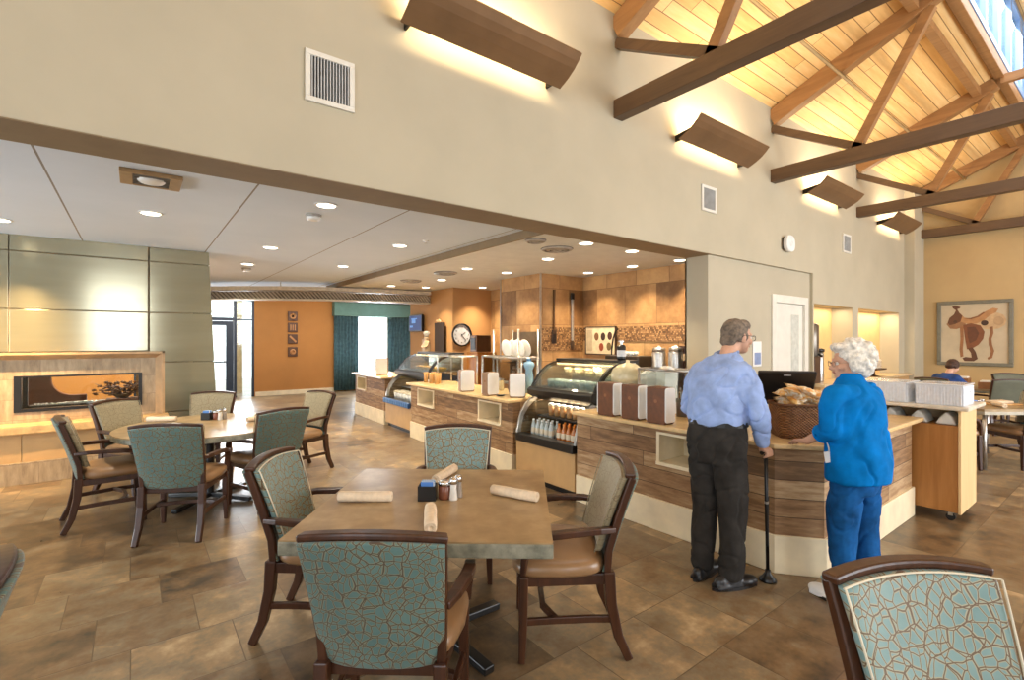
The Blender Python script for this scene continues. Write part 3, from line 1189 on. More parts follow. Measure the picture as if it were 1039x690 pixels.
# lounge seen through the fireplace
bm = B()
YL = 11.2
box(bm, -6, -1.62, YL, YL + 0.1, 0, CZ)
box(bm, -1.34, -0.02, YL, YL + 0.1, 0, CZ)
box(bm, 0.28, 0.6, YL, YL + 0.1, 0, CZ)
box(bm, -1.62, -1.34, YL, YL + 0.1, 1.7, CZ)
box(bm, -0.02, 0.28, YL, YL + 0.1, 1.7, CZ)
struct('wall_lounge', bm, 'orange')
bm = B()
for x0, x1 in ((-1.62, -1.34), (-0.02, 0.28)):
    box(bm, x0, x0 + 0.03, YL + 0.02, YL + 0.08, 0, 1.7)
    box(bm, x1 - 0.03, x1, YL + 0.02, YL + 0.08, 0, 1.7)
w = struct('window_20', bm, 'darkframe')
bm = B()
for x0, x1 in ((-1.62, -1.34), (-0.02, 0.28)):
    box(bm, x0 + 0.03, x1 - 0.03, YL + 0.04, YL + 0.046, 0, 1.7)
ob('window_pane', bm, 'glass', w)
area('lounge_fill', (-0.6, 9.9, CZ - 0.02), (0, 0, 0), 0.6, 170, (1, 0.84, 0.6))  # added light with no fitting, brightens the room behind the firebox
t = thing('curved_settee', 'dark brown high-backed curved settee seen through the fireplace', 'settee', (-1.2, 9.75, 0))
pr = [(-0.04, 0.30), (0.62, 0.30), (0.62, 0.79)]
for i in range(9):
    a = R(90 * i / 8)
    pr.append((0.47 - 0.24 * math.sin(a), 1.03 - 0.24 * math.cos(a)))
pr += [(0.23, 1.30), (-0.04, 1.30)]
ob('settee_back', prism(B(), pr, 'y', 0.0, 0.1), 'red', t, bevel=0.012)
ob('settee_seat', box(B(), -0.02, 0.60, 0.1, 0.55, 0.32, 0.46), 'leather', t, bevel=0.04)
for sx in (-0.02, 0.54):
    for sy in (0.03, 0.47):
        ob('leg', box(B(), sx, sx + 0.05, sy, sy + 0.05, 0, 0.30 if sy < 0.1 else 0.32), 'chairwood', t)
t = thing('dried_arrangement', 'bowl of dried brown twigs and leaves behind the fireplace glass', 'dried flowers', (-0.14, 8.66, 0.80))
tb = thing('side_table', 'small dark side table holding the dried twig bowl behind the fireplace', 'table', (-0.14, 8.66, 0))
ob('table_top', box(B(), -0.17, 0.17, -0.15, 0.15, 0.77, 0.80), 'red', tb)
for sx in (-0.15, 0.12):
    for sy in (-0.13, 0.10):
        ob('leg', box(B(), sx, sx + 0.03, sy, sy + 0.03, 0, 0.77), 'red', tb)
ob('bowl', lathe(B(), [(0.05, 0), (0.09, 0.03), (0.13, 0.07), (0.12, 0.07), (0.08, 0.03)]), C_((120, 90, 60)), t, smooth=True)
bm = B()
rr = random.Random(5)
for i in range(46):
    a = rr.random() * 2 * PI
    l = 0.12 + 0.16 * rr.random()
    e = Vector((math.cos(a) * l * 1.1, math.sin(a) * l * 0.7, 0.07 + 0.16 * rr.random()))
    tube(bm, [(0, 0, 0.05), e * 0.6 + Vector((0, 0, 0.03)), e], 0.004, 5)
ob('twigs', bm, C_((92, 58, 34)), t)
bm = B()
for i in range(110):
    a = rr.random() * 2 * PI
    l = 0.05 + 0.24 * rr.random()
    ell(bm, (math.cos(a) * l * 1.1, math.sin(a) * l * 0.7, 0.06 + 0.17 * rr.random()), (0.03, 0.018, 0.012), 6,
        Matrix.Rotation(rr.random() * 6, 3, 'Z') @ Matrix.Rotation(rr.random() * 2, 3, 'X'))
ob('dried_leaves', bm, C_((110, 72, 44), 0.8), t)

# four carved squares on the far wall
for i, z in enumerate((2.30, 1.97, 1.63, 1.25)):
    t = thing('wall_plaque', ('topmost', 'second from top', 'third from top', 'lowest')[i] + ' of four small square carved plaques on the orange far wall', 'wall art', (3.69, YF, z - 0.14), 0, 'carved square plaques')
    ob('plaque_panel', box(B(), -0.135, 0.135, -0.04, 0, 0, 0.28), C_((86, 54, 32)), t, bevel=0.012)
    bm = B()
    if i == 0:
        lathe(bm, [(0.04, 0), (0.08, 0.012), (0.09, 0)], n=16)
    elif i == 1:
        for q in (-0.06, 0, 0.06):
            cbox(bm, (q, 0, 0.005), (0.03, 0.17, 0.014))
    elif i == 2:
        cbox(bm, (0, 0, 0.006), (0.05, 0.24, 0.02), Matrix.Rotation(R(45), 4, 'Z'))
    else:
        lathe(bm, [(0.02, 0), (0.05, 0.02), (0.085, 0.0)], n=16)
    for v in bm.verts:
        v.co = Vector((v.co.x, -0.042 - v.co.z, v.co.y + 0.14))
    bmesh.ops.recalc_face_normals(bm, faces=bm.faces[:])
    ob('carving', bm, C_((188, 132, 78)), t)

# curtains
t = thing('valance', 'grey-green box valance above the bright far window', 'valance', (6.15, YF, 2.34))
ob('valance_board', box(B(), -1.31, 1.32, -0.24, 0, 0, 0.44), 'tealval', t, bevel=0.01)


def curtain(x0, x1, label):
    t = thing('curtain', label, 'curtain', ((x0 + x1) / 2, YF - 0.12, 0.03), 0, 'window curtains')
    bm = B()
    n = 70
    w = (x1 - x0) / 2
    rows = []
    for z in (0.0, 1.1, 2.32):
        row = []
        for i in range(n + 1):
            u = i / n
            row.append(bm.verts.new((-w + 2 * w * u, 0.045 * math.sin(u * PI * 2 * 7.5) * (1.15 - 0.12 * z), z)))
        rows.append(row)
    for a, b in zip(rows, rows[1:]):
        for i in range(n):
            bm.faces.new((a[i], a[i + 1], b[i + 1], b[i]))
    bmesh.ops.solidify(bm, geom=bm.faces[:], thickness=0.012)
    ob('drape', bm, 'teal', t, smooth=True)
    ob('curtain_rail', cyl(B(), (-w, 0, 2.325), (w, 0, 2.325), 0.012), 'iron', t)


curtain(4.86, 5.62, 'teal curtain on the left of the bright far window')
curtain(6.62, 7.46, 'teal curtain on the right of the bright far window')

# wall screen, hanging dark board, chef figure, clock
t = thing('wall_screen', 'small blue video screen mounted high beside the teal curtain', 'television', (5.40, 10.75, 1.80))
ob('screen_case', box(B(), -0.09, -0.03, -0.33, 0.33, 0, 0.40), 'black', t, bevel=0.008)
ob('screen_panel', box(B(), -0.093, -0.089, -0.30, 0.30, 0.03, 0.37), emis('blue_screen', (20, 56, 120), 0.35), t)
bm = B()
for i, (y, z, w, h) in enumerate(((-0.1, 0.29, 0.3, 0.03), (-0.02, 0.2, 0.2, 0.1), (0.12, 0.1, 0.16, 0.05))):
    box(bm, -0.096, -0.093, y, y + w, z, z + h)
ob('screen_text', bm, emis('screen_text_glow', (90, 140, 200), 0.5), t)
ob('wall_arm', box(B(), -0.03, 0, -0.06, 0.06, 0.12, 0.28), 'iron', t)

t = thing('wall_clock', 'round white wall clock with black rim and numerals', 'clock', (5.62, 9.15, 1.71))
bm = B()
ring = lathe(bm, [(0.215, 0), (0.25, 0), (0.25, 0.035), (0.225, 0.045), (0.215, 0.03)], n=40, ring=True)
RX = Matrix.Rotation(R(90), 4, 'X')
for v in bm.verts:
    v.co = RX @ v.co
ob('clock_rim', bm, 'black', t, smooth=False)
ob('clock_face', cyl(B(), (0, 0, 0), (0, -0.012, 0), 0.22, n=40), C_((222, 228, 238), 0.5), t)


def text(name, s, size, mtx, mat, parent, extr=0.001):
    c = bpy.data.curves.new(name, 'FONT')
    c.body = s
    c.size = size
    c.align_x = 'CENTER'
    c.align_y = 'CENTER'
    c.extrude = extr
    tmp = bpy.data.objects.new(name, c)
    COL.objects.link(tmp)
    dg = bpy.context.evaluated_depsgraph_get()
    me = bpy.data.meshes.new_from_object(tmp.evaluated_get(dg))
    bpy.data.objects.remove(tmp)
    me.transform(mtx)
    me.materials.clear()
    me.materials.append(MAT[mat] if isinstance(mat, str) else mat)
    o = bpy.data.objects.new(name, me)
    COL.objects.link(o)
    o.parent = parent
    return o


for h in range(1, 13):
    a = R(90 - 30 * h)
    text('numeral', str(h), 0.055, Matrix.Translation((0.165 * math.cos(a), -0.0135, 0.165 * math.sin(a))) @ Matrix.Rotation(R(90), 4, 'X'), 'black', t)
bm = B()
for ang, l in ((35, 0.11), (-50, 0.16)):
    d = Vector((math.cos(R(ang)), 0, math.sin(R(ang))))
    sweep(bm, [Vector((0, -0.017, 0)) - d * 0.03, Vector((0, -0.017, 0)) + d * l], 0.004, 0.012, (0, 1, 0))
cyl(bm, (0, -0.013, 0), (0, -0.02, 0), 0.012)
ob('clock_hands', bm, 'black', t)

t = thing('menu_blackboard', 'tall narrow blackboard between the chef figure and the clock', 'sign', (5.375, 9.62, 1.325))
ob('board', box(B(), -0.05, -0.02, -0.21, 0.21, 0, 0.66), C_((48, 34, 26), 0.8), t, bevel=0.006)
ob('board_foot', box(B(), -0.12, 0.02, -0.24, 0.24, -0.03, 0), C_((40, 30, 24), 0.8), t)
bm = B()
for i in range(5):
    ell(bm, (-0.04, -0.05 + 0.04 * i, 0.68 + 0.02 * (i % 3)), (0.03, 0.035, 0.03), 8)
ob('board_finial', bm, C_((196, 168, 128)), t, smooth=True)
# shelf below, chef figure
t = thing('wall_shelf', 'dark shelf under the chef figure and the blackboard', 'shelf', (5.40, 9.80, 1.24))
ob('shelf_board', box(B(), -0.26, 0, -0.50, 0.60, 0, 0.045), 'black', t)
for y in (-0.35, 0.45):
    ob('shelf_bracket', prism(B(), [(0, -0.2), (0, 0), (-0.2, 0)], 'y', y - 0.012, y + 0.012), 'iron', t)
t = thing('chef_figurine', 'cream ceramic chef figurine standing on the shelf left of the blackboard', 'figurine', (5.26, 10.08, 1.285))
bm = B()
loft(bm, [((0, 0, 0), 0.07, 0.08), ((0, 0, 0.08), 0.075, 0.095), ((0, 0, 0.2), 0.07, 0.1), ((0, 0, 0.28), 0.05, 0.08), ((0, 0, 0.31), 0.03, 0.035)], 16)
ell(bm, (0, 0, 0.355), 0.055, 12)
chain(bm, [((0, 0.09, 0.27), 0.025), ((-0.05, 0.12, 0.18), 0.022), ((-0.09, 0.06, 0.15), 0.02)], 8)
chain(bm, [((0, -0.09, 0.27), 0.025), ((-0.05, -0.12, 0.18), 0.022), ((-0.09, -0.06, 0.15), 0.02)], 8)
fused('figurine_body', bm, C_((214, 188, 152), 0.4), t, 0.012, smooth_it=2)
ob('chef_hat', lathe(B(), [(0.05, 0.39), (0.052, 0.43), (0.075, 0.46), (0.07, 0.5), (0.02, 0.52)]), 'paper', t, smooth=True)

# giant fork and spoon
t = thing('giant_fork', 'giant dark decorative fork hanging on the stone chase', 'wall art', (5.68, 6.258, 1.56))
ob('fork_handle', sweep(B(), [(0, -0.015, 0.9), (0, -0.015, 0.55), (0, -0.015, 0.2)], 0.03, 0.02, (0, 1, 0), [1.3, 0.8, 1.0]), C_((92, 64, 42), 0.4), t)
bm = B()
box(bm, -0.05, 0.05, -0.025, -0.005, 0.14, 0.21)
for q in (-0.042, -0.014, 0.014, 0.042):
    box(bm, q - 0.007, q + 0.007, -0.025, -0.005, -0.02, 0.14)
ob('fork_head', bm, C_((60, 40, 28), 0.4), t, bevel=0.004)
t = thing('giant_spatula', 'giant steel decorative spoon with dark handle end right of the giant fork', 'wall art', (6.11, 6.258, 1.43))
ob('spoon_shaft', sweep(B(), [(0, -0.018, 0.16), (0, -0.018, 0.9)], 0.05, 0.02, (0, 1, 0)), 'steel', t, bevel=0.004)
ob('spoon_bowl', ell(B(), (0, -0.02, 0.08), (0.045, 0.015, 0.09), 14), C_((70, 50, 36), 0.4), t, smooth=True)
ob('handle_end', box(B(), -0.04, 0.04, -0.03, -0.004, 0.88, 1.0), 'black', t, bevel=0.01)

# ================================================================== counters and food cases
def front_boxes(bm, L, z0, z1, cubs, d):
    """wood front of thickness d (local x 0..d) with openings"""
    y = 0.0
    for c0, c1, cz0, cz1 in cubs:
        box(bm, 0, d, y, c0, z0, z1)
        box(bm, 0, d, c0, c1, z0, cz0)
        box(bm, 0, d, c0, c1, cz1, z1)
        y = c1
    box(bm, 0, d, y, L, z0, z1)


def cubby(t, c, d=0.34):
    c0, c1, z0, z1 = c
    bm = B()
    e = 0.028
    box(bm, -0.02, d, c0, c1, z0, z0 + e)
    box(bm, -0.012, d, c0, c1, z1 - e * 0.7, z1)
    box(bm, -0.012, d, c0, c0 + e, z0 + e, z1 - e * 0.7)
    box(bm, -0.012, d, c1 - e, c1, z0 + e, z1 - e * 0.7)
    box(bm, d, d + 0.01, c0, c1, z0, z1)
    ob('cubby', bm, 'cream', t)


def make_counter(label, loc, rz, L, D, cubs, cut=0.0):
    t = thing('service_counter', label, 'counter', loc, rz, 'plank-fronted service counters')
    bm = B()
    front_boxes(bm, L, 0.26, 0.865, cubs, 0.35)
    box(bm, 0.352, D, 0.001, L - 0.001, 0.26, 0.865)
    ob('plank_front', bm, 'planks', t)
    ob('kick_base', box(B(), -0.02, D, 0, L, 0, 0.26), 'cream', t, bevel=0.006)
    bm = B()
    prism(bm, [(-0.08, -0.02), (D + 0.03, -0.02 + cut), (D + 0.03, L + 0.02), (-0.08, L + 0.02)], 'z', 0.865, 0.90)
    ob('countertop', bm, 'counter', t, bevel=0.008)
    for c in cubs:
        cubby(t, c)
    return t


make_counter('middle plank-fronted counter with two cream cubbies, between the two food cases', (3.5, 4.56, 0), R(-2.3), 2.92, 0.68,
             [(0.24, 0.77, 0.56, 0.835), (2.06, 2.64, 0.56, 0.835)], 0.14)
make_counter('farthest plank-fronted counter with one cubby, in front of the bright window', (3.74, 8.84, 0), R(-2.3), 1.75, 0.68,
             [(1.05, 1.62, 0.55, 0.83)])
# near counter with the chamfered corner
t = thing('corner_counter', 'near plank-fronted counter with chamfered corner where the old couple stand', 'counter', (3.5, 1.36, 0), 0, 'plank-fronted service counters')


def poly_off(o):
    return [(-o, 2.15 + 0.0), (-o, 0.24 - o * 0.41), (0.19 - o * 0.41, -o), (2.14 + (o if o < 0.05 else 0.03), -o)]


def counter_poly(o, d=0.62):
    p = poly_off(o)
    return p + [(p[3][0], d), (d, d), (d, 2.15)]


bm = B()
# front slab pieces along X=3.5 with the cubby, chamfer and return as solid
cub = (0.74, 1.20, 0.555, 0.83)
box(bm, 0, 0.35, 1.20, 2.15, 0.26, 0.865)
box(bm, 0, 0.35, 0.74, 1.20, 0.26, 0.555)
box(bm, 0, 0.35, 0.74, 1.20, 0.83, 0.865)
prism(bm, [(0, 0.74), (0, 0.24), (0.19, 0), (2.14, 0), (2.14, 0.62), (0.62, 0.62), (0.62, 0.74)], 'z', 0.26, 0.865)
box(bm, 0.352, 0.62, 0.742, 2.149, 0.26, 0.865)
ob('plank_front', bm, 'planks', t)
ob('kick_base', prism(B(), counter_poly(0.02), 'z', 0, 0.26), 'cream', t, bevel=0.006)
ob('countertop', prism(B(), counter_poly(0.085, 0.65), 'z', 0.865, 0.90), 'counter', t, bevel=0.01)
cubby(t, cub)


def make_case(label, loc, rz, L, items):
    t = thing('food_case', label, 'display case', loc, rz, 'curved glass food cases')
    ob('case_panel', box(B(), 0, 0.9, 0.01, L - 0.01, 0.07, 0.45), 'beige', t, bevel=0.006)
    ob('case_plinth', box(B(), 0.05, 0.86, 0.03, L - 0.03, 0, 0.07), 'black', t)
    ob('bumper_band', box(B(), -0.025, 0.1, 0.02, L - 0.02, 0.45, 0.535), 'black', t, bevel=0.012)
    bm = B()
    box(bm, 0.1, 0.86, 0.03, L - 0.03, 0.45, 0.5)
    box(bm, 0.62, 0.66, 0.03, L - 0.03, 0.5, 0.95)
    box(bm, 0.3, 0.62, 0.03, L - 0.03, 0.70, 0.715)
    ob('well_liner', bm, C_((50, 46, 42), 0.35), t)
    prof = [(0.0, 0.535), (0.022, 0.65), (0.06, 0.77), (0.14, 0.87), (0.27, 0.95)]
    for y in (0.0, L - 0.03):
        bm = B()
        prism(bm, prof + [(0.34, 0.93), (0.18, 0.82), (0.10, 0.72), (0.07, 0.62), (0.06, 0.535)], 'y', y, y + 0.03)
        ob('side_arch', bm, 'steel', t, bevel=0.004)
        bm = B()
        prism(bm, [(0.06, 0.535), (0.07, 0.62), (0.10, 0.72), (0.18, 0.82), (0.34, 0.93), (0.62, 0.93), (0.62, 0.535)], 'y', y + 0.012, y + 0.018)
        ob('side_glass', bm, 'glass', t)
    # upper chilled case
    bm = B()
    prism(bm, [(0.20, 0.96), (0.19, 1.02), (0.23, 1.05), (0.94, 1.05), (0.94, 0.9), (0.46, 0.87), (0.34, 0.9)], 'y', -0.03, L + 0.03)
    ob('upper_base', bm, 'black', t, bevel=0.008)
    ug = [(0.25, 1.05), (0.31, 1.14), (0.40, 1.235), (0.50, 1.30), (0.60, 1.335), (0.70, 1.35)]
    bm = B()
    prism(bm, ug + [(x + 0.004, z - 0.006) for x, z in ug][::-1], 'y', 0.0, L)
    ob('curved_glass', bm, 'glass', t)
    ob('case_lid', box(B(), 0.66, 0.96, -0.03, L + 0.03, 1.345, 1.375), 'black', t, bevel=0.006)
    ob('case_back', box(B(), 0.90, 0.94, 0, L, 0.07, 1.345), 'steel', t)
    for y in (-0.025, L + 0.0):
        bm = B()
        prism(bm, ug + [(x + 0.03, z - 0.035) for x, z in ug][::-1], 'y', y, y + 0.025)
        ob('end_frame', bm, 'black', t)
        bm = B()
        prism(bm, [(x + 0.025, z - 0.03) for x, z in ug] + [(0.9, 1.32), (0.9, 1.05)], 'y', y + 0.009, y + 0.015)
        ob('end_glass', bm, 'glass', t)
    ob('glass_shelf', box(B(), 0.46, 0.88, 0.02, L - 0.02, 1.19, 1.2), 'glass', t)
    ob('case_light', box(B(), 0.60, 0.63, 0.05, L - 0.05, 1.31, 1.322), 'tube', t)
    area('case_glow', (0.62, L / 2, 1.30), (0, 0, 0), 0.05, 5, (1, 0.9, 0.75), size_y=L * 0.9, parent=t)
    area('well_glow', (0.42, L / 2, 0.865), (0, 0, 0), 0.05, 4, (1, 0.9, 0.75), size_y=L * 0.85, parent=t)
    return t


def to_world(loc, rz, p):
    c, s = math.cos(rz), math.sin(rz)
    return (loc[0] + p[0] * c - p[1] * s, loc[1] + p[0] * s + p[1] * c, loc[2] + p[2])


def make_bottle(label, group, col, capcol, h=0.19, r=0.03):
    t = thing('bottle', label, 'bottle', (0, 0, 0), 0, group)
    ob('bottle_body', lathe(B(), [(r * 0.9, 0), (r, 0.01), (r, h * 0.6), (r * 0.45, h * 0.82), (r * 0.4, h * 0.92)], n=12), C_(col, 0.15), t, smooth=True)
    ob('cap', lathe(B(), [(r * 0.48, h * 0.92), (r * 0.48, h), (r * 0.3, h)], n=12), C_(capcol, 0.3), t)
    ob('bottle_label', lathe(B(), [(r * 1.02, h * 0.2), (r * 1.02, h * 0.5)], n=12), C_((220, 206, 180), 0.5), t)
    return t


def make_cup(label, group, col, lid, h=0.11, r=0.04):
    t = thing('food_cup', label, 'cup', (0, 0, 0), 0, group)
    ob('cup_body', lathe(B(), [(r * 0.75, 0), (r, h)], n=14), C_(col, 0.35), t, smooth=True)
    ob('lid', lathe(B(), [(r * 1.06, h), (r * 1.06, h + 0.012), (r * 0.7, h + 0.03)], n=14), C_(lid, 0.2), t, smooth=True)
    return t


def scatter(proto, spots):
    for i, (p, r) in enumerate(spots):
        if i == 0:
            proto.location = p
            proto.rotation_euler.z = r
        else:
            dup(proto, p, r)


C1 = ((3.5, 3.535, 0), 0.0, 0.975)
C2 = ((3.68, 7.52, 0), R(-2.3), 1.28)
make_case('near curved glass food case with bottles and snacks beside the corner counter', C1[0], C1[1], C1[2], None)
make_case('far curved glass food case, smaller in the photo, under the chef figurine', C2[0], C2[1], C2[2], None)
rr = random.Random(11)
# near case contents
scatter(make_bottle('orange topped drink bottle in the lower well of the near food case', 'orange topped bottles', (196, 120, 60), (220, 130, 40)),
        [(to_world(C1[0], C1[1], (0.17 + 0.09 * j, 0.12 + 0.075 * i, 0.5)), rr.random() * 6) for i in range(5) for j in range(2)])
scatter(make_bottle('pale capped water bottle at the left of the near case well', 'pale capped bottles', (190, 200, 200), (230, 230, 226)),
        [(to_world(C1[0], C1[1], (0.17 + 0.09 * j, 0.55 + 0.075 * i, 0.5)), rr.random() * 6) for i in range(5) for j in range(2)])
scatter(make_cup('tan lidded snack cup on the well shelf of the near food case', 'lidded snack cups', (200, 150, 96), (222, 200, 164)),
        [(to_world(C1[0], C1[1], (0.40, 0.1 + 0.1 * i, 0.715)), 0) for i in range(8)])
scatter(make_cup('teal lidded dessert cup inside the glass of the near upper case', 'teal dessert cups', (116, 156, 150), (196, 214, 210), 0.06, 0.045),
        [(to_world(C1[0], C1[1], (0.42 + 0.1 * j, 0.2 + 0.105 * i, 1.05)), 0) for i in range(7) for j in range(2)])
scatter(make_cup('shallow salad bowl on the glass shelf of the near upper case', 'salad bowls', (206, 180, 130), (214, 190, 140), 0.045, 0.07),
        [(to_world(C1[0], C1[1], (0.72, 0.14 + 0.17 * i, 1.2)), 0) for i in range(5)])
# far case contents
scatter(make_cup('white lidded tub in the lower well of the far food case', 'white tubs', (222, 222, 216), (214, 200, 170), 0.13, 0.06),
        [(to_world(C2[0], C2[1], (0.17 + 0.12 * j, 0.14 + 0.14 * i, 0.5)), 0) for i in range(8) for j in range(2)])
scatter(make_cup('pastry plate inside the far upper case', 'pastry plates', (226, 190, 130), (206, 150, 80), 0.04, 0.08),
        [(to_world(C2[0], C2[1], (0.62, 0.16 + 0.19 * i, 1.05)), 0) for i in range(6)])
t = thing('blue_tray', 'blue ribbed tray along the front lip of the far food case', 'tray', to_world(C2[0], C2[1], (-0.03, 0.06, 0.45)), C2[1])
bm = B()
box(bm, -0.04, 0.0, 0, 1.16, 0.0, 0.09)
ob('tray_body', bm, C_((52, 92, 144), 0.4), t, bevel=0.008)
bm = B()
for i in range(14):
    box(bm, -0.046, -0.04, 0.03 + i * 0.08, 0.07 + i * 0.08, 0.02, 0.075)
ob('tray_ribs', bm, C_((84, 126, 176), 0.4), t)
t = thing('wall_placard', 'small pale framed card on the wall under the blue screen', 'sign', (5.40, 10.45, 1.30))
ob('placard_frame', box(B(), -0.015, 0, -0.12, 0.12, 0, 0.34), C_((170, 130, 84)), t, bevel=0.004)
ob('placard_card', box(B(), -0.018, -0.015, -0.10, 0.10, 0.02, 0.32), C_((206, 170, 124)), t)


def dispenser(label, loc, rz, w, d, h, side, group):
    """local: white faces look along -y and +y"""
    t = thing('napkin_dispenser', label, 'napkin dispenser', loc, rz, group)
    ob('dispenser_body', box(B(), -w / 2, w / 2, -d / 2, d / 2, 0, h), side, t, bevel=0.004)
    for s in (-1, 1):
        bm = B()
        pts = []
        rr_ = 0.025
        for cx, cz, a0 in ((w / 2 - rr_, h - rr_, 0), (-w / 2 + rr_, h - rr_, 90), (-w / 2 + rr_, rr_ + 0.01, 180), (w / 2 - rr_, rr_ + 0.01, 270)):
            for q in range(5):
                a = R(a0 + q * 22.5)
                pts.append((cx + rr_ * math.cos(a), cz + rr_ * math.sin(a)))
        y0 = s * d / 2
        prism(bm, pts, 'y', min(y0, y0 + s * 0.012), max(y0, y0 + s * 0.012))
        ob('white_faceplate', bm, 'whiteplastic', t, bevel=0.004)
    ob('rubber_feet', box(B(), -w / 2 + 0.01, w / 2 - 0.01, -d / 2 + 0.01, d / 2 - 0.01, -0.004, 0), 'black', t)
    bm = B()
    cyl(bm, (-w / 2 - 0.0008, 0, h * 0.62), (-w / 2, 0, h * 0.62), 0.016, n=16)
    ob('side_logo', bm, C_((140, 86, 46)), t)
    return t


gA = 'brown sided dispensers on the corner counter'
for i, y in enumerate((3.095, 2.815, 2.54)):
    dispenser(('brown-sided white dispenser on the corner counter, nearest the food case', 'brown-sided white dispenser on the corner counter, middle of three',
               'brown-sided white dispenser on the corner counter, nearest the man')[i], (3.515 + 0.0 * i, y, 0.904), R(0), 0.13, 0.18, 0.30, 'brownbox', gA)
tau = M('taupe_side', (150, 116, 88), 0.5)
for (x, y, lab) in ((3.60, 5.74, 'white-fronted dispenser on the middle counter, leftmost of three'), (3.58, 5.14, 'white-fronted dispenser on the middle counter, in the middle of three'),
                    (3.72, 4.76, 'white-fronted dispenser on the middle counter, nearest the food case')):
    dispenser(lab, (x, y, 0.904), R(-34 if y < 5 else (2 if y < 5.5 else -14)), 0.19 if y > 5.5 or y < 5 else 0.17, 0.12, 0.285, tau, 'white dispensers on the middle counter')
dispenser('lone white and tan dispenser on the farthest counter', (3.98, 9.55, 0.904), R(-30), 0.24, 0.15, 0.33, tau, 'white dispensers far counter')
# ---- behind the middle counter: sneeze guard, plate shelving, jars
def sneeze(label, loc, rz, L, h, d):
    t = thing('sneeze_guard', label, 'glass guard', loc, rz, 'glass sneeze guards')
    bm = B()
    for y in (0, L):
        for x in (0, d):
            cyl(bm, (x, y, 0), (x, y, h), 0.013, n=10)
    ob('guard_posts', bm, 'steel', t, smooth=True)
    bm = B()
    for x in (0, d):
        cyl(bm, (x, 0, h), (x, L, h), 0.013, n=10)
    for y in (0, L):
        cyl(bm, (0, y, h), (d, y, h), 0.013, n=10)
    ob('guard_rails', bm, 'steel', t, smooth=True)
    bm = B()
    box(bm, -0.003, 0.003, 0.02, L - 0.02, 0.14, h - 0.02)
    box(bm, 0.02, d - 0.02, 0.02, L - 0.02, h - 0.003, h + 0.003)
    ob('guard_glass', bm, 'glass', t)
    return t


sneeze('glass sneeze guard on steel posts behind the white dispensers of the middle counter', (4.02, 5.05, 0.902), R(-2.3), 0.98, 0.46, 0.26)
sneeze('glass sneeze guard on the middle counter beside the far food case', (3.98, 6.45, 0.902), R(-2.3), 0.85, 0.44, 0.26)
sneeze('glass sneeze guard at the back of the corner counter left of the man', (3.88, 2.10, 0.902), 0, 0.95, 0.42, 0.2)

t = thing('prep_counter', 'long back counter running along the stone wall behind the servery', 'counter', (5.75, YB, 0))
ob('cabinet_body', box(B(), 0.03, 0.64, 0.02, 2.40, 0.1, 0.86), 'oak', t)
ob('worktop', box(B(), 0, 0.645, 0.01, 2.42, 0.86, 0.90), C_((120, 96, 70), 0.3), t, bevel=0.006)
ob('toe_kick', box(B(), 0.1, 0.62, 0.02, 2.40, 0, 0.1), 'black', t)
bm = B()
for i in range(4):
    box(bm, 0.012, 0.03, 0.04 + i * 0.595, 0.60 + i * 0.595, 0.13, 0.84)
ob('cabinet_doors', bm, 'oak', t, bevel=0.004)

t = thing('plate_shelf', 'stainless shelf unit holding plates in front of the stone chase', 'shelf', (4.95, 6.30, 0))
bm = B()
for x in (0, 0.42):
    for y in (0, 0.70):
        cyl(bm, (x, y, 0), (x, y, 1.78), 0.02, n=10)
ob('shelf_posts', bm, 'steel', t, smooth=True)
for z in (0.5, 0.9, 1.30):
    ob('shelf_board', box(B(), -0.02, 0.44, -0.02, 0.72, z - 0.035, z), 'steel', t, bevel=0.004)
ob('back_panel', box(B(), 0.42, 0.435, 0, 0.70, 1.30, 1.74), C_((120, 104, 84), 0.3, 0.6), t)
for i in range(2):
    for j in range(2):
        tp = thing('plate', 'white plate leaning upright on the top of the steel plate shelf', 'plate', (5.06 + 0.14 * j, 6.47 + 0.33 * i, 1.455), 0, 'upright white plates')
        bm = lathe(B(), [(0.06, 0), (0.13, 0.012), (0.15, 0.022), (0.15, 0.028), (0.125, 0.018), (0.06, 0.008)], n=28)
        RY = Matrix.Rotation(R(78), 4, 'Y')
        for v in bm.verts:
            v.co = RY @ v.co
        ob('plate_disc', bm, 'whiteplastic', tp, smooth=True)
t = thing('microwave', 'dark grey toaster oven on the middle plate shelf', 'oven', (5.02, 6.42, 0.902))
ob('oven_body', box(B(), 0, 0.36, 0, 0.52, 0.0, 0.32), C_((84, 60, 44), 0.4), t, bevel=0.015)
ob('oven_door', box(B(), -0.015, 0, 0.16, 0.50, 0.03, 0.29), 'black', t, bevel=0.006)
bm = B()
for z in (0.08, 0.16, 0.24):
    cyl(bm, (-0.02, 0.09, z), (0, 0.09, z), 0.025)
ob('oven_knobs', bm, 'steel', t)

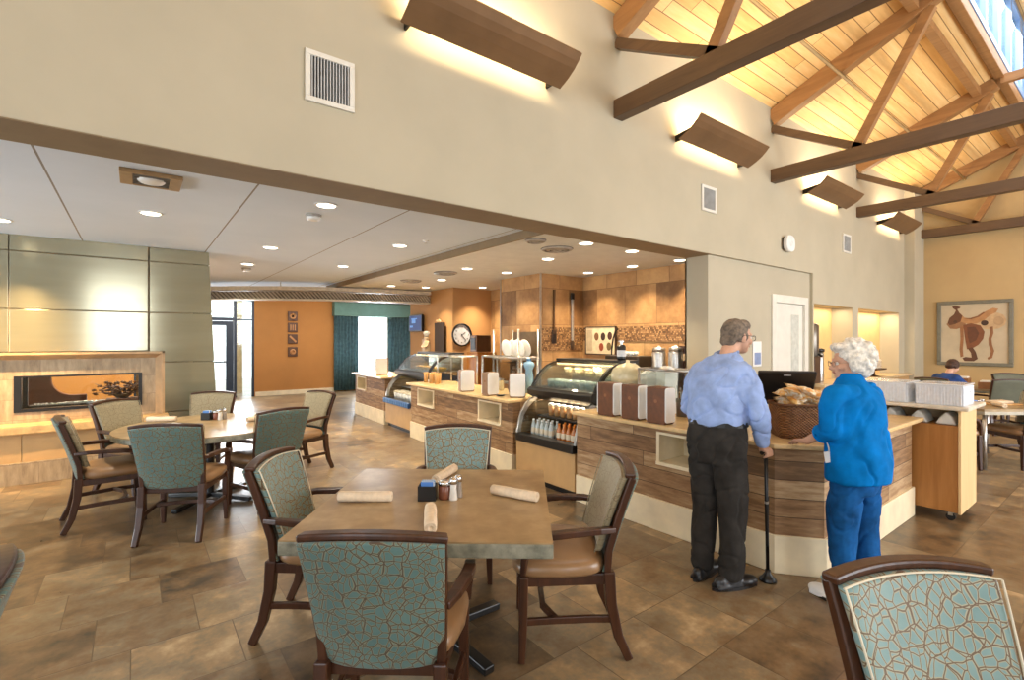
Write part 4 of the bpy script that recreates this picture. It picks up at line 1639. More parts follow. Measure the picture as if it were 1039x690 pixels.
# jars, pot and blue bottle on the middle counter
t = thing('blue_bottle', 'clear blue bottle on the middle counter behind the brown pot', 'bottle', (4.12, 5.02, 0.902))
ob('bottle_body', lathe(B(), [(0.05, 0), (0.06, 0.02), (0.06, 0.22), (0.045, 0.3), (0.075, 0.36), (0.07, 0.40), (0.03, 0.42)], n=16), C_((136, 172, 196), 0.15), t, smooth=True)
ob('bottle_cap', lathe(B(), [(0.03, 0.42), (0.03, 0.455), (0.01, 0.46)], n=12), C_((60, 110, 150), 0.3), t)
t = thing('brown_pot', 'round dark brown woven pot beside the white dispenser on the middle counter', 'pot', (3.86, 4.98, 0.902))
ob('pot_body', lathe(B(), [(0.05, 0), (0.085, 0.03), (0.1, 0.1), (0.09, 0.17), (0.075, 0.2), (0.06, 0.2)], n=20), C_((92, 54, 32), 0.5), t, smooth=True)
ob('pot_lid', lathe(B(), [(0.075, 0.2), (0.05, 0.225), (0.015, 0.235), (0.018, 0.25), (0.004, 0.255)], n=20), C_((80, 46, 28), 0.5), t, smooth=True)
for i, (x, y) in enumerate(((4.04, 5.55), (4.1, 5.72), (4.05, 5.9))):
    t = thing('condiment_jar', 'glass condiment jar under the sneeze guard of the middle counter', 'jar', (x, y, 0.902), 0, 'condiment jars')
    ob('jar_body', lathe(B(), [(0.045, 0), (0.05, 0.01), (0.05, 0.12), (0.04, 0.14)], n=16), C_(((206, 190, 150), (180, 150, 110), (210, 206, 196))[i], 0.15), t, smooth=True)
    ob('jar_lid', lathe(B(), [(0.045, 0.14), (0.045, 0.16), (0.01, 0.165)], n=16), 'steel', t)
t = thing('small_dish', 'small black dish lying on the middle counter top', 'dish', (3.62, 4.97, 0.902))
ob('dish_bowl', lathe(B(), [(0.03, 0), (0.06, 0.012), (0.058, 0.016), (0.03, 0.006)], n=20), 'black', t, smooth=True)
ob('dish_insert', cyl(B(), (0, 0, 0.006), (0, 0, 0.009), 0.028), C_((120, 80, 50)), t)
for i in range(5):
    t = thing('tumbler', 'amber drinking glass on the middle counter beside the far food case', 'glass', (3.80 + 0.09 * (i % 2), 7.30 - 0.09 * i, 0.902), 0, 'amber glasses')
    ob('glass_wall', lathe(B(), [(0.032, 0), (0.04, 0.17), (0.037, 0.17), (0.03, 0.008)], n=14), C_((196, 150, 92), 0.1), t, smooth=True)
t = thing('warming_oven', 'small dark countertop oven on a stand below the right side of the clock', 'oven', (5.58, 8.50, 0.9))
ob('oven_body', box(B(), 0, 0.36, 0, 0.24, 0.45, 0.80), C_((104, 74, 50), 0.3, 0.3), t, bevel=0.01)
ob('oven_window', box(B(), -0.01, 0, 0.04, 0.20, 0.50, 0.74), 'black', t)
ob('oven_stand', box(B(), 0.02, 0.5, 0, 0.40, -0.9, 0.44), 'oak', t)
ob('oven_handle', cyl(B(), (-0.03, 0.03, 0.76), (-0.03, 0.21, 0.76), 0.01), 'steel', t)
t = thing('picture_frame', 'empty thin dark picture frame on the stone wall right of the oven', 'picture frame', (6.38, 8.45, 1.30))
bm = B()
for a in ((-0.25, 0.25, 0, 0.04), (-0.25, 0.25, 0.52, 0.56), (-0.25, -0.21, 0.04, 0.52), (0.21, 0.25, 0.04, 0.52)):
    box(bm, -0.02, 0.018, a[0], a[1], a[2], a[3])
ob('frame', bm, C_((70, 46, 30)), t)
ob('frame_back', box(B(), 0.004, 0.018, -0.21, 0.21, 0.04, 0.52), C_((164, 116, 70)), t)

# menu card with food pictures
t = thing('menu_sign', 'cream menu sign with round food pictures on the stone wall behind the near food case', 'sign', (6.378, 5.82, 1.36))
ob('sign_board', box(B(), -0.02, 0.0, -0.33, 0.33, 0, 0.46), C_((224, 206, 170), 0.5), t, bevel=0.004)
bm = B()
for a in ((-0.345, 0.345, 0.46, 0.475), (-0.345, 0.345, -0.015, 0), (-0.345, -0.33, 0, 0.46), (0.33, 0.345, 0, 0.46)):
    box(bm, -0.028, 0.01, a[0], a[1], a[2], a[3])
ob('sign_frame', bm, C_((70, 50, 36)), t)
for i, (y, z, c) in enumerate(((0.08, 0.30, (120, 84, 54)), (-0.07, 0.30, (62, 44, 38)), (-0.22, 0.31, (70, 40, 34)), (-0.03, 0.12, (150, 70, 40)), (-0.2, 0.13, (116, 96, 58)))):
    bm = B()
    ell(bm, (-0.022, y, z), (0.004, 0.052, 0.07), 14)
    ob('food_picture', bm, C_(c), t, smooth=True)
bm = B()
box(bm, -0.024, -0.02, 0.18, 0.31, 0.05, 0.42)
ob('text_column', bm, C_((196, 178, 146)), t)

# things on the back counter
def canister(label, loc, r, h, mat='steel', lid='black'):
    t = thing('coffee_urn', label, 'urn', loc, 0, 'steel urns on the back counter')
    ob('urn_body', lathe(B(), [(r * 0.95, 0), (r, 0.02), (r, h * 0.85), (r * 0.9, h * 0.9)], n=24), mat, t, smooth=True)
    ob('urn_lid', lathe(B(), [(r * 0.95, h * 0.9), (r * 0.9, h * 0.97), (r * 0.3, h), (0.01, h + 0.02)], n=24), lid, t, smooth=True)
    bm = B()
    cyl(bm, (-r, 0, h * 0.15), (-r - 0.05, 0, h * 0.15), 0.012)
    cyl(bm, (-r - 0.045, 0, h * 0.15), (-r - 0.045, 0, h * 0.08), 0.01)
    ob('urn_tap', bm, 'black', t)


canister('tall steel urn on the back counter, left of a matching one behind the man', (5.95, 4.32, 0.902), 0.10, 0.60, 'steel', 'steel')
canister('tall steel urn on the back counter nearest the wall stub behind the man', (5.97, 4.06, 0.902), 0.10, 0.61, 'steel', 'steel')
t = thing('grinder', 'dark brown coffee grinder with round dial at the right end of the back counter', 'coffee grinder', (6.13, 3.92, 0.902))
ob('grinder_body', box(B(), -0.13, 0.13, -0.055, 0.13, 0, 0.62), C_((72, 42, 28), 0.35), t, bevel=0.015)
ob('grinder_dial', cyl(B(), (-0.14, 0.03, 0.46), (-0.128, 0.03, 0.46), 0.05), C_((220, 190, 150)), t)
ob('grinder_hopper', lathe(B(), [(0.06, 0.62), (0.09, 0.70), (0.03, 0.715)], c=(0, 0.03, 0)), C_((90, 64, 44), 0.2), t, smooth=True)
t = thing('coffee_machine', 'low dark espresso machine on the back counter right of the menu sign', 'coffee machine', (6.02, 4.93, 0.902))
ob('machine_body', box(B(), -0.18, 0.2, -0.32, 0.32, 0.24, 0.46), C_((60, 54, 48), 0.3, 0.5), t, bevel=0.02)
ob('machine_base', box(B(), -0.18, 0.2, -0.32, 0.32, 0, 0.07), 'black', t, bevel=0.01)
ob('machine_back', box(B(), 0.08, 0.2, -0.30, 0.30, 0.07, 0.24), 'steel', t)
bm = B()
for y in (-0.16, 0.16):
    cyl(bm, (-0.08, y, 0.16), (-0.08, y, 0.24), 0.035)
    cyl(bm, (-0.1, y, 0.18), (-0.25, y, 0.17), 0.012)
ob('brew_groups', bm, 'chrome', t, smooth=True)
for i in range(6):
    tc = thing('coffee_cup', 'white cup stacked on top of the espresso machine', 'cup', (5.92 + 0.11 * (i % 2), 4.70 + 0.09 * (i // 2) + 0.1, 1.362), 0, 'cups on the espresso machine')
    ob('cup_body', lathe(B(), [(0.025, 0), (0.04, 0.06), (0.036, 0.06), (0.022, 0.006)], n=14), 'whiteplastic', tc, smooth=True)
    ob('cup_handle', tube(B(), [(0.036, 0, 0.05), (0.06, 0, 0.045), (0.06, 0, 0.02), (0.032, 0, 0.015)], 0.005, 6), 'whiteplastic', tc, smooth=True)
t = thing('gooseneck_tap', 'dark gooseneck tap rising in front of the mosaic band', 'tap', (6.2, 5.02 + 0.4, 0.902))
ob('tap_neck', tube(B(), [(0, 0, 0), (0, 0, 0.55), (0, -0.03, 0.72), (0, -0.08, 0.84), (0, -0.13, 0.88)], 0.014), 'iron', t, smooth=True)
ob('tap_base', lathe(B(), [(0.035, 0), (0.03, 0.03), (0.015, 0.04)]), 'iron', t, smooth=True)
t = thing('soap_pump', 'black pump flask standing on the near food case lid', 'bottle', (4.30, 3.62, 1.377))
ob('flask_body', lathe(B(), [(0.045, 0), (0.048, 0.02), (0.048, 0.15), (0.03, 0.17)]), 'black', t, smooth=True)
ob('flask_band', lathe(B(), [(0.05, 0.04), (0.05, 0.11)]), C_((200, 200, 200)), t)
ob('pump_head', lathe(B(), [(0.014, 0.17), (0.014, 0.2), (0.03, 0.2), (0.03, 0.215), (0.005, 0.22)]), 'steel', t)
t = thing('case_end_dome', 'pale glass dome in place of the near food case end arc, behind the brown-sided dispensers', 'glass dome', (4.02, 3.30, 0.902))  # stands in for the arched end glass of the near food case
ob('dome_stand', lathe(B(), [(0.09, 0), (0.09, 0.01), (0.02, 0.03), (0.02, 0.22), (0.19, 0.24), (0.19, 0.25), (0.01, 0.25)], n=28), 'steel', t, smooth=True)
ob('dome_glass', lathe(B(), [(0.17, 0.25), (0.175, 0.33), (0.15, 0.40), (0.09, 0.45), (0.02, 0.465), (0.02, 0.49), (0.005, 0.495)], n=28), C_((206, 196, 160), 0.15), t, smooth=True)
ob('dome_ring', tube(B(), [(0.178 * math.cos(2 * PI * i / 28), 0.178 * math.sin(2 * PI * i / 28), 0.256) for i in range(29)], 0.006, 6), 'black', t)
for i, (x, y) in enumerate(((4.0, 3.02), (4.05, 2.85))):
    t = thing('paper_carton', ('white paper carton behind the middle brown-sided dispenser', 'tall white paper carton right of the glass dome')[i], 'carton', (x, y, 0.902), R(-20), 'white cartons')
    ob('carton_body', box(B(), -0.07, 0.07, -0.07, 0.07, 0, 0.36 + 0.05 * i), 'paper', t, bevel=0.004)
    ob('carton_flap', prism(B(), [(-0.07, 0.362 + 0.05 * i), (0.07, 0.362 + 0.05 * i), (0, 0.40 + 0.05 * i)], 'y', -0.06, 0.06), 'paper', t)
for i in range(4):
    t = thing('utensil_caddy', 'dark brown utensil cup under the sneeze guard left of the man', 'caddy', (3.98, 2.22 + 0.14 * i, 0.902), 0, 'utensil cups')
    ob('caddy_cup', lathe(B(), [(0.05, 0), (0.055, 0.16), (0.05, 0.16), (0.045, 0.01)], n=16), C_(((88, 54, 34), (120, 110, 100))[i % 2], 0.4), t, smooth=True)
    bm = B()
    for q in range(7):
        a = q * 0.9
        cyl(bm, (0.02 * math.cos(a), 0.02 * math.sin(a), 0.02), (0.045 * math.cos(a), 0.045 * math.sin(a), 0.24 + 0.02 * (q % 3)), 0.005, n=6)
    ob('utensils', bm, 'steel', t)
for i in range(3):
    t = thing('clear_cup', 'clear plastic cup on the corner counter beside the man', 'cup', (3.56 + 0.04 * i, 2.27 - 0.085 * i, 0.902), 0, 'clear cups by the man')
    ob('cup_wall', lathe(B(), [(0.028, 0), (0.038, 0.13), (0.036, 0.13), (0.026, 0.005)], n=14), 'plastic', t, smooth=True)
    ob('cup_rim', lathe(B(), [(0.038, 0.128), (0.041, 0.132), (0.036, 0.134)], n=14), 'whiteplastic', t)

# ---- till and basket on the corner counter
t = thing('till_monitor', 'black touchscreen till turned away on the corner counter between the old couple', 'till', (4.02, 1.78, 0.902), R(-52))
ob('screen_case', prism(B(), [(0.0, 0.19), (-0.16, 0.455), (-0.135, 0.47), (0.05, 0.22)], 'x', -0.20, 0.20), 'black', t, bevel=0.01)
for v in ():
    pass
bm = B()
prism(bm, [(0.0, 0), (0.12, 0), (0.05, 0.25), (-0.05, 0.30)], 'x', -0.07, 0.07)
ob('stand_neck', bm, 'black', t, bevel=0.01)
ob('stand_foot', box(B(), -0.13, 0.13, -0.10, 0.14, 0, 0.025), 'black', t, bevel=0.008)
bm = B()
cbox(bm, (0, 0, 0), (0.05, 0.010, 0.002), Matrix.Translation((0, -0.1495, 0.432)) @ Matrix.Rotation(R(58), 4, 'X'))
ob('case_logo', bm, C_((150, 150, 150)), t)

bx, by = 3.86, 1.56
t = thing('wicker_basket', 'brown wicker basket full of snack bags on the corner counter', 'basket', (bx, by, 0.902), R(-45))
bm = B()
w, d, h = 0.21, 0.15, 0.19
ring = []
for z, k in ((0, 0.92), (0.075, 0.96), (0.16, 0.99), (0.235, 1.02), (0.235, 0.96), (0.16, 0.93), (0.02, 0.86)):
    pts = []
    for i in range(40):
        a = 2 * PI * i / 40
        ca, sa = math.cos(a), math.sin(a)
        pts.append(bm.verts.new((w * k * math.copysign(abs(ca) ** 0.45, ca), d * k * math.copysign(abs(sa) ** 0.45, sa), z)))
    ring.append(pts)
for a, b in zip(ring, ring[1:]):
    for i in range(40):
        j = (i + 1) % 40
        bm.faces.new((a[i], a[j], b[j], b[i]))
bm.faces.new(ring[0][::-1])
bm.faces.new(ring[-1])
ob('basket_weave', bm, 'wicker', t, smooth=True)
rim = [(w * 1.0 * math.copysign(abs(math.cos(a)) ** 0.45, math.cos(a)), d * 1.0 * math.copysign(abs(math.sin(a)) ** 0.45, math.sin(a)), 0.237) for a in [2 * PI * i / 40 for i in range(41)]]
ob('basket_rim', tube(B(), rim, 0.011, 6), C_((110, 70, 38)), t, smooth=True)


def mk_bagmat():
    t = NT('snack_bag_print')
    n = t.noise(9, 3)
    c = t.ramp(n, [(0.30, (176, 104, 44)), (0.42, (220, 156, 76)), (0.50, (230, 186, 116)), (0.56, (240, 228, 206)), (0.62, (226, 170, 92)), (0.78, (200, 124, 52))])
    t.bump(t.noise(30, 3), 0.5, 0.01)
    return t.fin(c, 0.28)


MAT['bag'] = mk_bagmat()


def make_bag():
    t = thing('snack_bag', 'shiny orange snack bag piled in the wicker basket', 'snack bag', (0, 0, 0), 0, 'snack bags in the basket')
    bm = B()
    n = 12
    grid = {}
    for s in (1, -1):
        for i in range(n + 1):
            for j in range(n + 1):
                u, v = i / n * 2 - 1, j / n * 2 - 1
                puff = (1 - u ** 4) * (1 - v ** 4)
                if s == -1 and (i in (0, n) or j in (0, n)):
                    continue
                x, y = u * 0.062, v * 0.085
                z = s * (0.026 * puff + 0.006 * noise.noise(Vector((x * 50, y * 50, s * 3))) * (1 if puff > 0.01 else 0))
                if abs(v) > 0.99:
                    z += 0.006 * math.sin(u * 12)
                grid[(s, i, j)] = bm.verts.new((x, y, z))
    for s in (1, -1):
        def g(i, j):
            return grid.get((s, i, j)) or grid[(1, i, j)]
        for i in range(n):
            for j in range(n):
                f = (g(i, j), g(i + 1, j), g(i + 1, j + 1), g(i, j + 1))
                bm.faces.new(f if s == 1 else f[::-1])
    ob('bag_pouch', bm, 'bag', t, smooth=True)
    for s in (-1, 1):
        ob('bag_seal', cbox(B(), (0, s * 0.088, 0), (0.122, 0.014, 0.002)), C_((226, 184, 120), 0.3), t)
    return t


pb = make_bag()
rr = random.Random(21)
k = 0
for layer, cnt in ((0.12, 8), (0.215, 11), (0.26, 12), (0.295, 9), (0.325, 3)):
    for i in range(cnt):
        sc = 1.05 if layer < 0.24 else 0.72
        lx, ly = (rr.random() * 2 - 1) * 0.15 * sc, (rr.random() * 2 - 1) * 0.09 * sc
        deep = layer < 0.24
        if deep:
            lx, ly = (rr.random() * 2 - 1) * 0.085, (rr.random() * 2 - 1) * 0.045
        o = pb if k == 0 else dup(pb, (0, 0, 0), 0)
        c, s = math.cos(R(-45)), math.sin(R(-45))
        o.location = (bx + lx * c - ly * s, by + lx * s + ly * c, 0.902 + layer)
        o.rotation_euler = ((rr.random() - 0.5) * (0.3 if deep else 1.2), (rr.random() - 0.5) * (0.3 if deep else 0.8), R(45 + (rr.random() - 0.5) * 20) if deep else rr.random() * 6.28)
        k += 1
t = thing('wax_paper', 'crumpled tan paper bag lying on the counter in front of the wicker basket', 'paper bag', (3.72, 1.44, 0.912), R(-20))
ob('paper_fold', box(B(), -0.07, 0.07, -0.03, 0.03, -0.01, 0.0), C_((206, 170, 120), 0.7), t)
ob('paper_crease', prism(B(), [(-0.07, 0), (0.07, 0), (0.02, 0.02)], 'y', -0.02, 0.025), C_((196, 158, 110), 0.7), t)
# trays behind the basket
t = thing('paper_stack', 'stack of white paper sheets on a tan tray behind the wicker basket', 'paper stack', (4.36, 1.66, 0.902), R(-10))
ob('tray_base', box(B(), -0.17, 0.17, -0.13, 0.13, 0, 0.10), C_((206, 156, 90)), t, bevel=0.006)
ob('paper_sheets', box(B(), -0.16, 0.16, -0.12, 0.12, 0.10, 0.165), 'paper', t)
t = thing('wall_notice', 'small pale notice screen on the wall between the man and the service door', 'sign', (7.1, YW + 0.05, 1.22))
ob('notice_frame', box(B(), -0.12, 0.12, -0.02, 0, 0, 0.36), 'whiteplastic', t, bevel=0.006)
ob('notice_screen', box(B(), -0.09, 0.09, -0.023, -0.02, 0.03, 0.2), C_((130, 150, 190), 0.3), t)

# ---- niche counter with urns
t = thing('niche_counter', 'long pale counter running below the two lit wall niches', 'counter', (8.96, 3.30, 0))
ob('cabinet_body', box(B(), 0.0, 4.78, 0.06, 0.148, 0, 0.82), 'beige', t)
bm = B()
box(bm, 0.0, 4.78, 0, 0.148, 0.82, 0.86)
box(bm, 0.0, 1.68, 0.15, 0.495, 0.82, 0.86)
box(bm, 2.0, 4.40, 0.15, 0.495, 0.82, 0.86)
ob('worktop', bm, C_((214, 190, 150), 0.4), t)
t = thing('drink_dispenser', 'tall dark steel drink dispenser standing in the left niche', 'dispenser', (9.20, 3.61, 0.862))
ob('dispenser_tower', lathe(B(), [(0.12, 0.46), (0.13, 0.48), (0.13, 0.98), (0.10, 1.02), (0.02, 1.03)], n=20), C_((120, 112, 102), 0.3, 0.7), t, smooth=True)
ob('dispenser_base', box(B(), -0.13, 0.13, -0.12, 0.14, 0, 0.46), C_((80, 56, 42), 0.4), t, bevel=0.01)
ob('dispenser_tap', cyl(B(), (0, -0.13, 0.5), (0, -0.19, 0.46), 0.02), 'black', t)
t = thing('steel_thermos', 'slim shiny steel thermos beside the dark drink dispenser', 'thermos', (9.52, 3.60, 0.862))
ob('flask_body', lathe(B(), [(0.075, 0), (0.08, 0.02), (0.08, 0.50), (0.06, 0.53)], n=20), 'steel', t, smooth=True)
ob('flask_lid', lathe(B(), [(0.09, 0.53), (0.09, 0.58), (0.03, 0.60)], n=20), 'black', t, smooth=True)
ob('flask_handle', tube(B(), [(0.08, 0, 0.45), (0.16, 0, 0.42), (0.16, 0, 0.25), (0.08, 0, 0.2)], 0.012), 'black', t, smooth=True)
t = thing('towel_stack', 'stack of folded white towels on a tray in the right niche', 'towel stack', (12.0, 3.57, 0.862))
ob('tray', box(B(), -0.28, 0.28, -0.2, 0.2, 0.13, 0.16), 'chairwood', t)
ob('tray_stand', lathe(B(), [(0.16, 0), (0.08, 0.03), (0.08, 0.13)]), 'chairwood', t)
for i in range(4):
    ob('folded_towel', box(B(), -0.2 + 0.02 * (i % 2), 0.2, -0.14, 0.14, 0.162 + i * 0.045, 0.203 + i * 0.045), 'napkin', t, bevel=0.018)

# ---- wheeled cart with clear bins at the end of the corner counter
t = thing('service_cart', 'wheeled oak service cart with white top at the end of the corner counter', 'cart', (5.98, 1.42, 0))
ob('cart_body', box(B(), -0.285, 0.27, -0.37, 0.37, 0.085, 0.845), 'oak', t, bevel=0.004)
ob('pale_end_panel', box(B(), -0.295, 0.295, -0.392, -0.372, 0.08, 0.985), 'paleoak', t, bevel=0.003)
ob('end_panel', box(B(), -0.295, 0.295, 0.372, 0.392, 0.08, 0.985), 'paleoak', t, bevel=0.003)
ob('cart_back', box(B(), 0.272, 0.292, -0.372, 0.372, 0.08, 0.985), 'paleoak', t)
ob('cart_top', box(B(), -0.35, 0.34, -0.45, 0.45, 0.987, 1.02), C_((216, 206, 188), 0.3), t, bevel=0.008)
for sx in (-0.22, 0.22):
    for sy in (-0.31, 0.31):
        bm = B()
        cyl(bm, (sx - 0.013, sy, 0.034), (sx + 0.013, sy, 0.034), 0.034, n=16)
        c = ob('caster', bm, 'black', t, smooth=False)
        ob('caster_fork', box(B(), sx - 0.022, sx + 0.022, sy - 0.016, sy + 0.016, 0.045, 0.085), 'steel', c)
for i, y in enumerate((1.14, 1.34, 1.55)):
    tc = thing('folded_bib', 'folded white cloth tucked in the open shelf under the cart top', 'cloth', (5.86, y, 0.847), 0, 'cloths in the cart shelf')
    bm = B()
    prism(bm, [(-0.075, 0), (0.075, 0), (0.05, 0.05), (0.0, 0.115), (-0.045, 0.07)], 'x', -0.13, 0.13)
    ob('cloth_fold', bm, 'paper', tc, bevel=0.015)


def make_bin(label, loc, rz, w, d, h):
    t = thing('clear_bin', label, 'storage bin', loc, rz, 'clear plastic bins on the cart')
    bm = B()
    pts = []
    for i in range(60):
        a = i / 60
    for x0, x1, y0, y1 in ((-w, -w + 0.004, -d, d), (w - 0.004, w, -d, d), (-w, w, -d, -d + 0.004), (-w, w, d - 0.004, d)):
        box(bm, x0, x1, y0, y1, 0.0, h)
    box(bm, -w, w, -d, d, 0, 0.004)
    ob('bin_wall', bm, 'plastic', t)
    bm = B()
    n = int(d * 2 / 0.022)
    for i in range(n):
        y = -d + 0.012 + i * 0.022
        for s in (-1, 1):
            cyl(bm, (s * (w + 0.002), y, 0.0), (s * (w + 0.002), y, h - 0.01), 0.004, n=6)
    m = int(w * 2 / 0.022)
    for i in range(m):
        x = -w + 0.012 + i * 0.022
        cyl(bm, (x, -d - 0.002, 0.0), (x, -d - 0.002, h - 0.01), 0.004, n=6)
    ob('bin_ribs', bm, 'plastic', t)
    ob('bin_lid', box(B(), -w - 0.008, w + 0.008, -d - 0.008, d + 0.008, h, h + 0.012), 'plastic', t, bevel=0.004)
    bm = B()
    rr = random.Random(int(loc[1] * 100))
    for i in range(26):
        p = Vector(((rr.random() * 2 - 1) * w * 0.7, (rr.random() * 2 - 1) * d * 0.8, 0.02 + rr.random() * h * 0.75))
        cbox(bm, (0, 0, 0), (0.10, 0.05, 0.016), Matrix.Translation(p) @ Matrix.Rotation(rr.random() * 6, 4, 'Z') @ Matrix.Rotation((rr.random() - 0.5) * 1.0, 4, 'X'))
    s = ob('white_packets', bm, C_((224, 226, 230), 0.5), t)
    s['kind'] = 'stuff'


make_bin('ribbed clear plastic bin of white packets on the cart top, nearest the aisle end', (5.90, 1.185, 1.021), R(0), 0.20, 0.165, 0.175)
make_bin('ribbed clear plastic bin of white packets on the cart top, next to the blue-clad woman', (5.88, 1.60, 1.021), R(0), 0.20, 0.19, 0.175)
t = thing('white_teapot', 'small white dish and cloth on the counter between the woman and the cart', 'dish', (5.25, 1.72, 0.902))
ob('dish_bowl', lathe(B(), [(0.05, 0), (0.10, 0.04), (0.095, 0.045), (0.045, 0.01)]), 'whiteplastic', t, smooth=True)
ob('folded_cloth', box(B(), -0.06, 0.06, -0.04, 0.04, 0.035, 0.06), 'paper', t, bevel=0.01)
# ================================================================== saddle picture
t = thing('saddle_picture', 'large grey-framed picture of a western riding saddle on the end wall', 'picture', (XB - 0.005, 2.413, 1.04))
hw, hh = 0.615, 1.42
bm = B()
f = 0.075
for a in ((-hw, hw, 0, f), (-hw, hw, hh - f, hh), (-hw, -hw + f, f, hh - f), (hw - f, hw, f, hh - f)):
    box(bm, -0.05, 0, a[0], a[1], a[2], a[3])
ob('picture_frame', bm, C_((116, 112, 96), 0.4), t, bevel=0.012)
ob('picture_canvas', box(B(), -0.022, 0, -hw + f, hw - f, f, hh - f), M('canvas_tan', (190, 174, 146), 0.7, var=0.06, scale=3), t)


def shape(name, pts, c, z):
    # pts in picture coords: u to the right as seen (0..1), v up (0..1)
    bm = B()
    P = [((0.5 - u) * 2 * (hw - f), f + v * (hh - 2 * f)) for u, v in pts]
    prism(bm, P, 'x', -0.0225 - z, -0.022)
    ob(name, bm, C_(c, 0.6), t)


def blob(cu, cv, ru, rv, n=20, rot=0.0):
    o = []
    for i in range(n):
        a = 2 * PI * i / n
        x, y = ru * math.cos(a), rv * math.sin(a)
        o.append((cu + x * math.cos(rot) - y * math.sin(rot), cv + x * math.sin(rot) + y * math.cos(rot)))
    return o


shape('rear_skirt', [(0.52, 0.66), (0.60, 0.58), (0.72, 0.56), (0.86, 0.57), (0.95, 0.63), (0.97, 0.72), (0.93, 0.80), (0.82, 0.85), (0.70, 0.84), (0.58, 0.76)], (196, 164, 124), 0.001)
shape('front_skirt', [(0.08, 0.66), (0.14, 0.58), (0.24, 0.57), (0.36, 0.62), (0.40, 0.70), (0.30, 0.78), (0.16, 0.76)], (150, 108, 72), 0.001)
shape('saddle_seat', [(0.24, 0.80), (0.28, 0.71), (0.40, 0.66), (0.54, 0.66), (0.66, 0.72), (0.74, 0.80), (0.82, 0.84), (0.86, 0.90), (0.78, 0.92), (0.68, 0.87), (0.58, 0.79), (0.46, 0.75), (0.36, 0.77), (0.30, 0.84)], (178, 130, 84), 0.002)
shape('seat_shadow', [(0.34, 0.755), (0.46, 0.735), (0.58, 0.775), (0.68, 0.855), (0.64, 0.855), (0.55, 0.79), (0.45, 0.76)], (128, 84, 52), 0.0025)
shape('saddle_horn', [(0.17, 0.965), (0.22, 0.985), (0.30, 0.955), (0.29, 0.93), (0.25, 0.92), (0.28, 0.86), (0.33, 0.80), (0.30, 0.70), (0.22, 0.66), (0.13, 0.64), (0.10, 0.69), (0.13, 0.77), (0.20, 0.83), (0.23, 0.90), (0.18, 0.94)], (104, 66, 42), 0.003)
shape('saddle_fender', [(0.34, 0.64), (0.46, 0.67), (0.60, 0.63), (0.66, 0.52), (0.64, 0.40), (0.57, 0.30), (0.48, 0.24), (0.40, 0.22), (0.37, 0.40)], (122, 74, 44), 0.003)
shape('fender_shade', [(0.40, 0.60), (0.52, 0.61), (0.58, 0.50), (0.54, 0.38), (0.44, 0.32), (0.41, 0.44)], (98, 58, 36), 0.0034)
shape('latigo_strap', [(0.29, 0.62), (0.345, 0.62), (0.35, 0.40), (0.335, 0.22), (0.345, 0.10), (0.30, 0.08), (0.285, 0.22), (0.30, 0.40)], (150, 102, 64), 0.0035)
shape('stirrup', [(0.41, 0.24), (0.48, 0.26), (0.53, 0.18), (0.56, 0.06), (0.50, 0.02), (0.36, 0.02), (0.33, 0.07), (0.38, 0.09), (0.47, 0.08), (0.46, 0.16)], (92, 58, 38), 0.004)
shape('hanging_strap', [(0.73, 0.60), (0.78, 0.61), (0.79, 0.50), (0.76, 0.40), (0.77, 0.30), (0.80, 0.20), (0.77, 0.08), (0.71, 0.05), (0.70, 0.08), (0.74, 0.12), (0.75, 0.20), (0.72, 0.30), (0.715, 0.40), (0.74, 0.50)], (140, 94, 60), 0.003)
shape('dark_concho', blob(0.66, 0.67, 0.055, 0.045), (70, 46, 32), 0.005)
shape('fleece_coil', blob(0.86, 0.70, 0.075, 0.075), (178, 146, 108), 0.0025)
shape('small_concho', blob(0.22, 0.70, 0.03, 0.03), (84, 56, 38), 0.005)

# ================================================================== chairs
def slab(bm, wlow, whigh, zlow, zhigh, y_of, thick, curve, crown, n=10, m=9, rbot=0.0):
    """curved upholstered panel: front face towards +y"""
    G = [[], []]
    for s in (0, 1):
        for j in range(m + 1):
            v = j / m
            row = []
            for i in range(n + 1):
                u = i / n * 2 - 1
                z = zlow + (zhigh - zlow) * v
                w = wlow + (whigh - wlow) * v
                zz = z - crown * u * u * v
                if rbot and v < 0.25:
                    zz += rbot * (abs(u) ** 5) * (1 - v / 0.25)
                y = y_of(z) + curve * u * u + (thick if s else 0)
                row.append(bm.verts.new((u * w, y, zz)))
            G[s].append(row)
    for s in (0, 1):
        g = G[s]
        for j in range(m):
            for i in range(n):
                f = (g[j][i], g[j][i + 1], g[j + 1][i + 1], g[j + 1][i])
                bm.faces.new(f if s == 0 else f[::-1])
    a, b = G
    for i in range(n):
        bm.faces.new((a[0][i + 1], a[0][i], b[0][i], b[0][i + 1]))
        bm.faces.new((a[m][i], a[m][i + 1], b[m][i + 1], b[m][i]))
    for j in range(m):
        bm.faces.new((a[j][0], a[j + 1][0], b[j + 1][0], b[j][0]))
        bm.faces.new((a[j + 1][n], a[j][n], b[j][n], b[j + 1][n]))
    bmesh.ops.recalc_face_normals(bm, faces=bm.faces[:])
    return bm


def yb(z):
    return -0.235 - 0.25 * (z - 0.46) - 0.12 * max(0, z - 0.46) ** 2


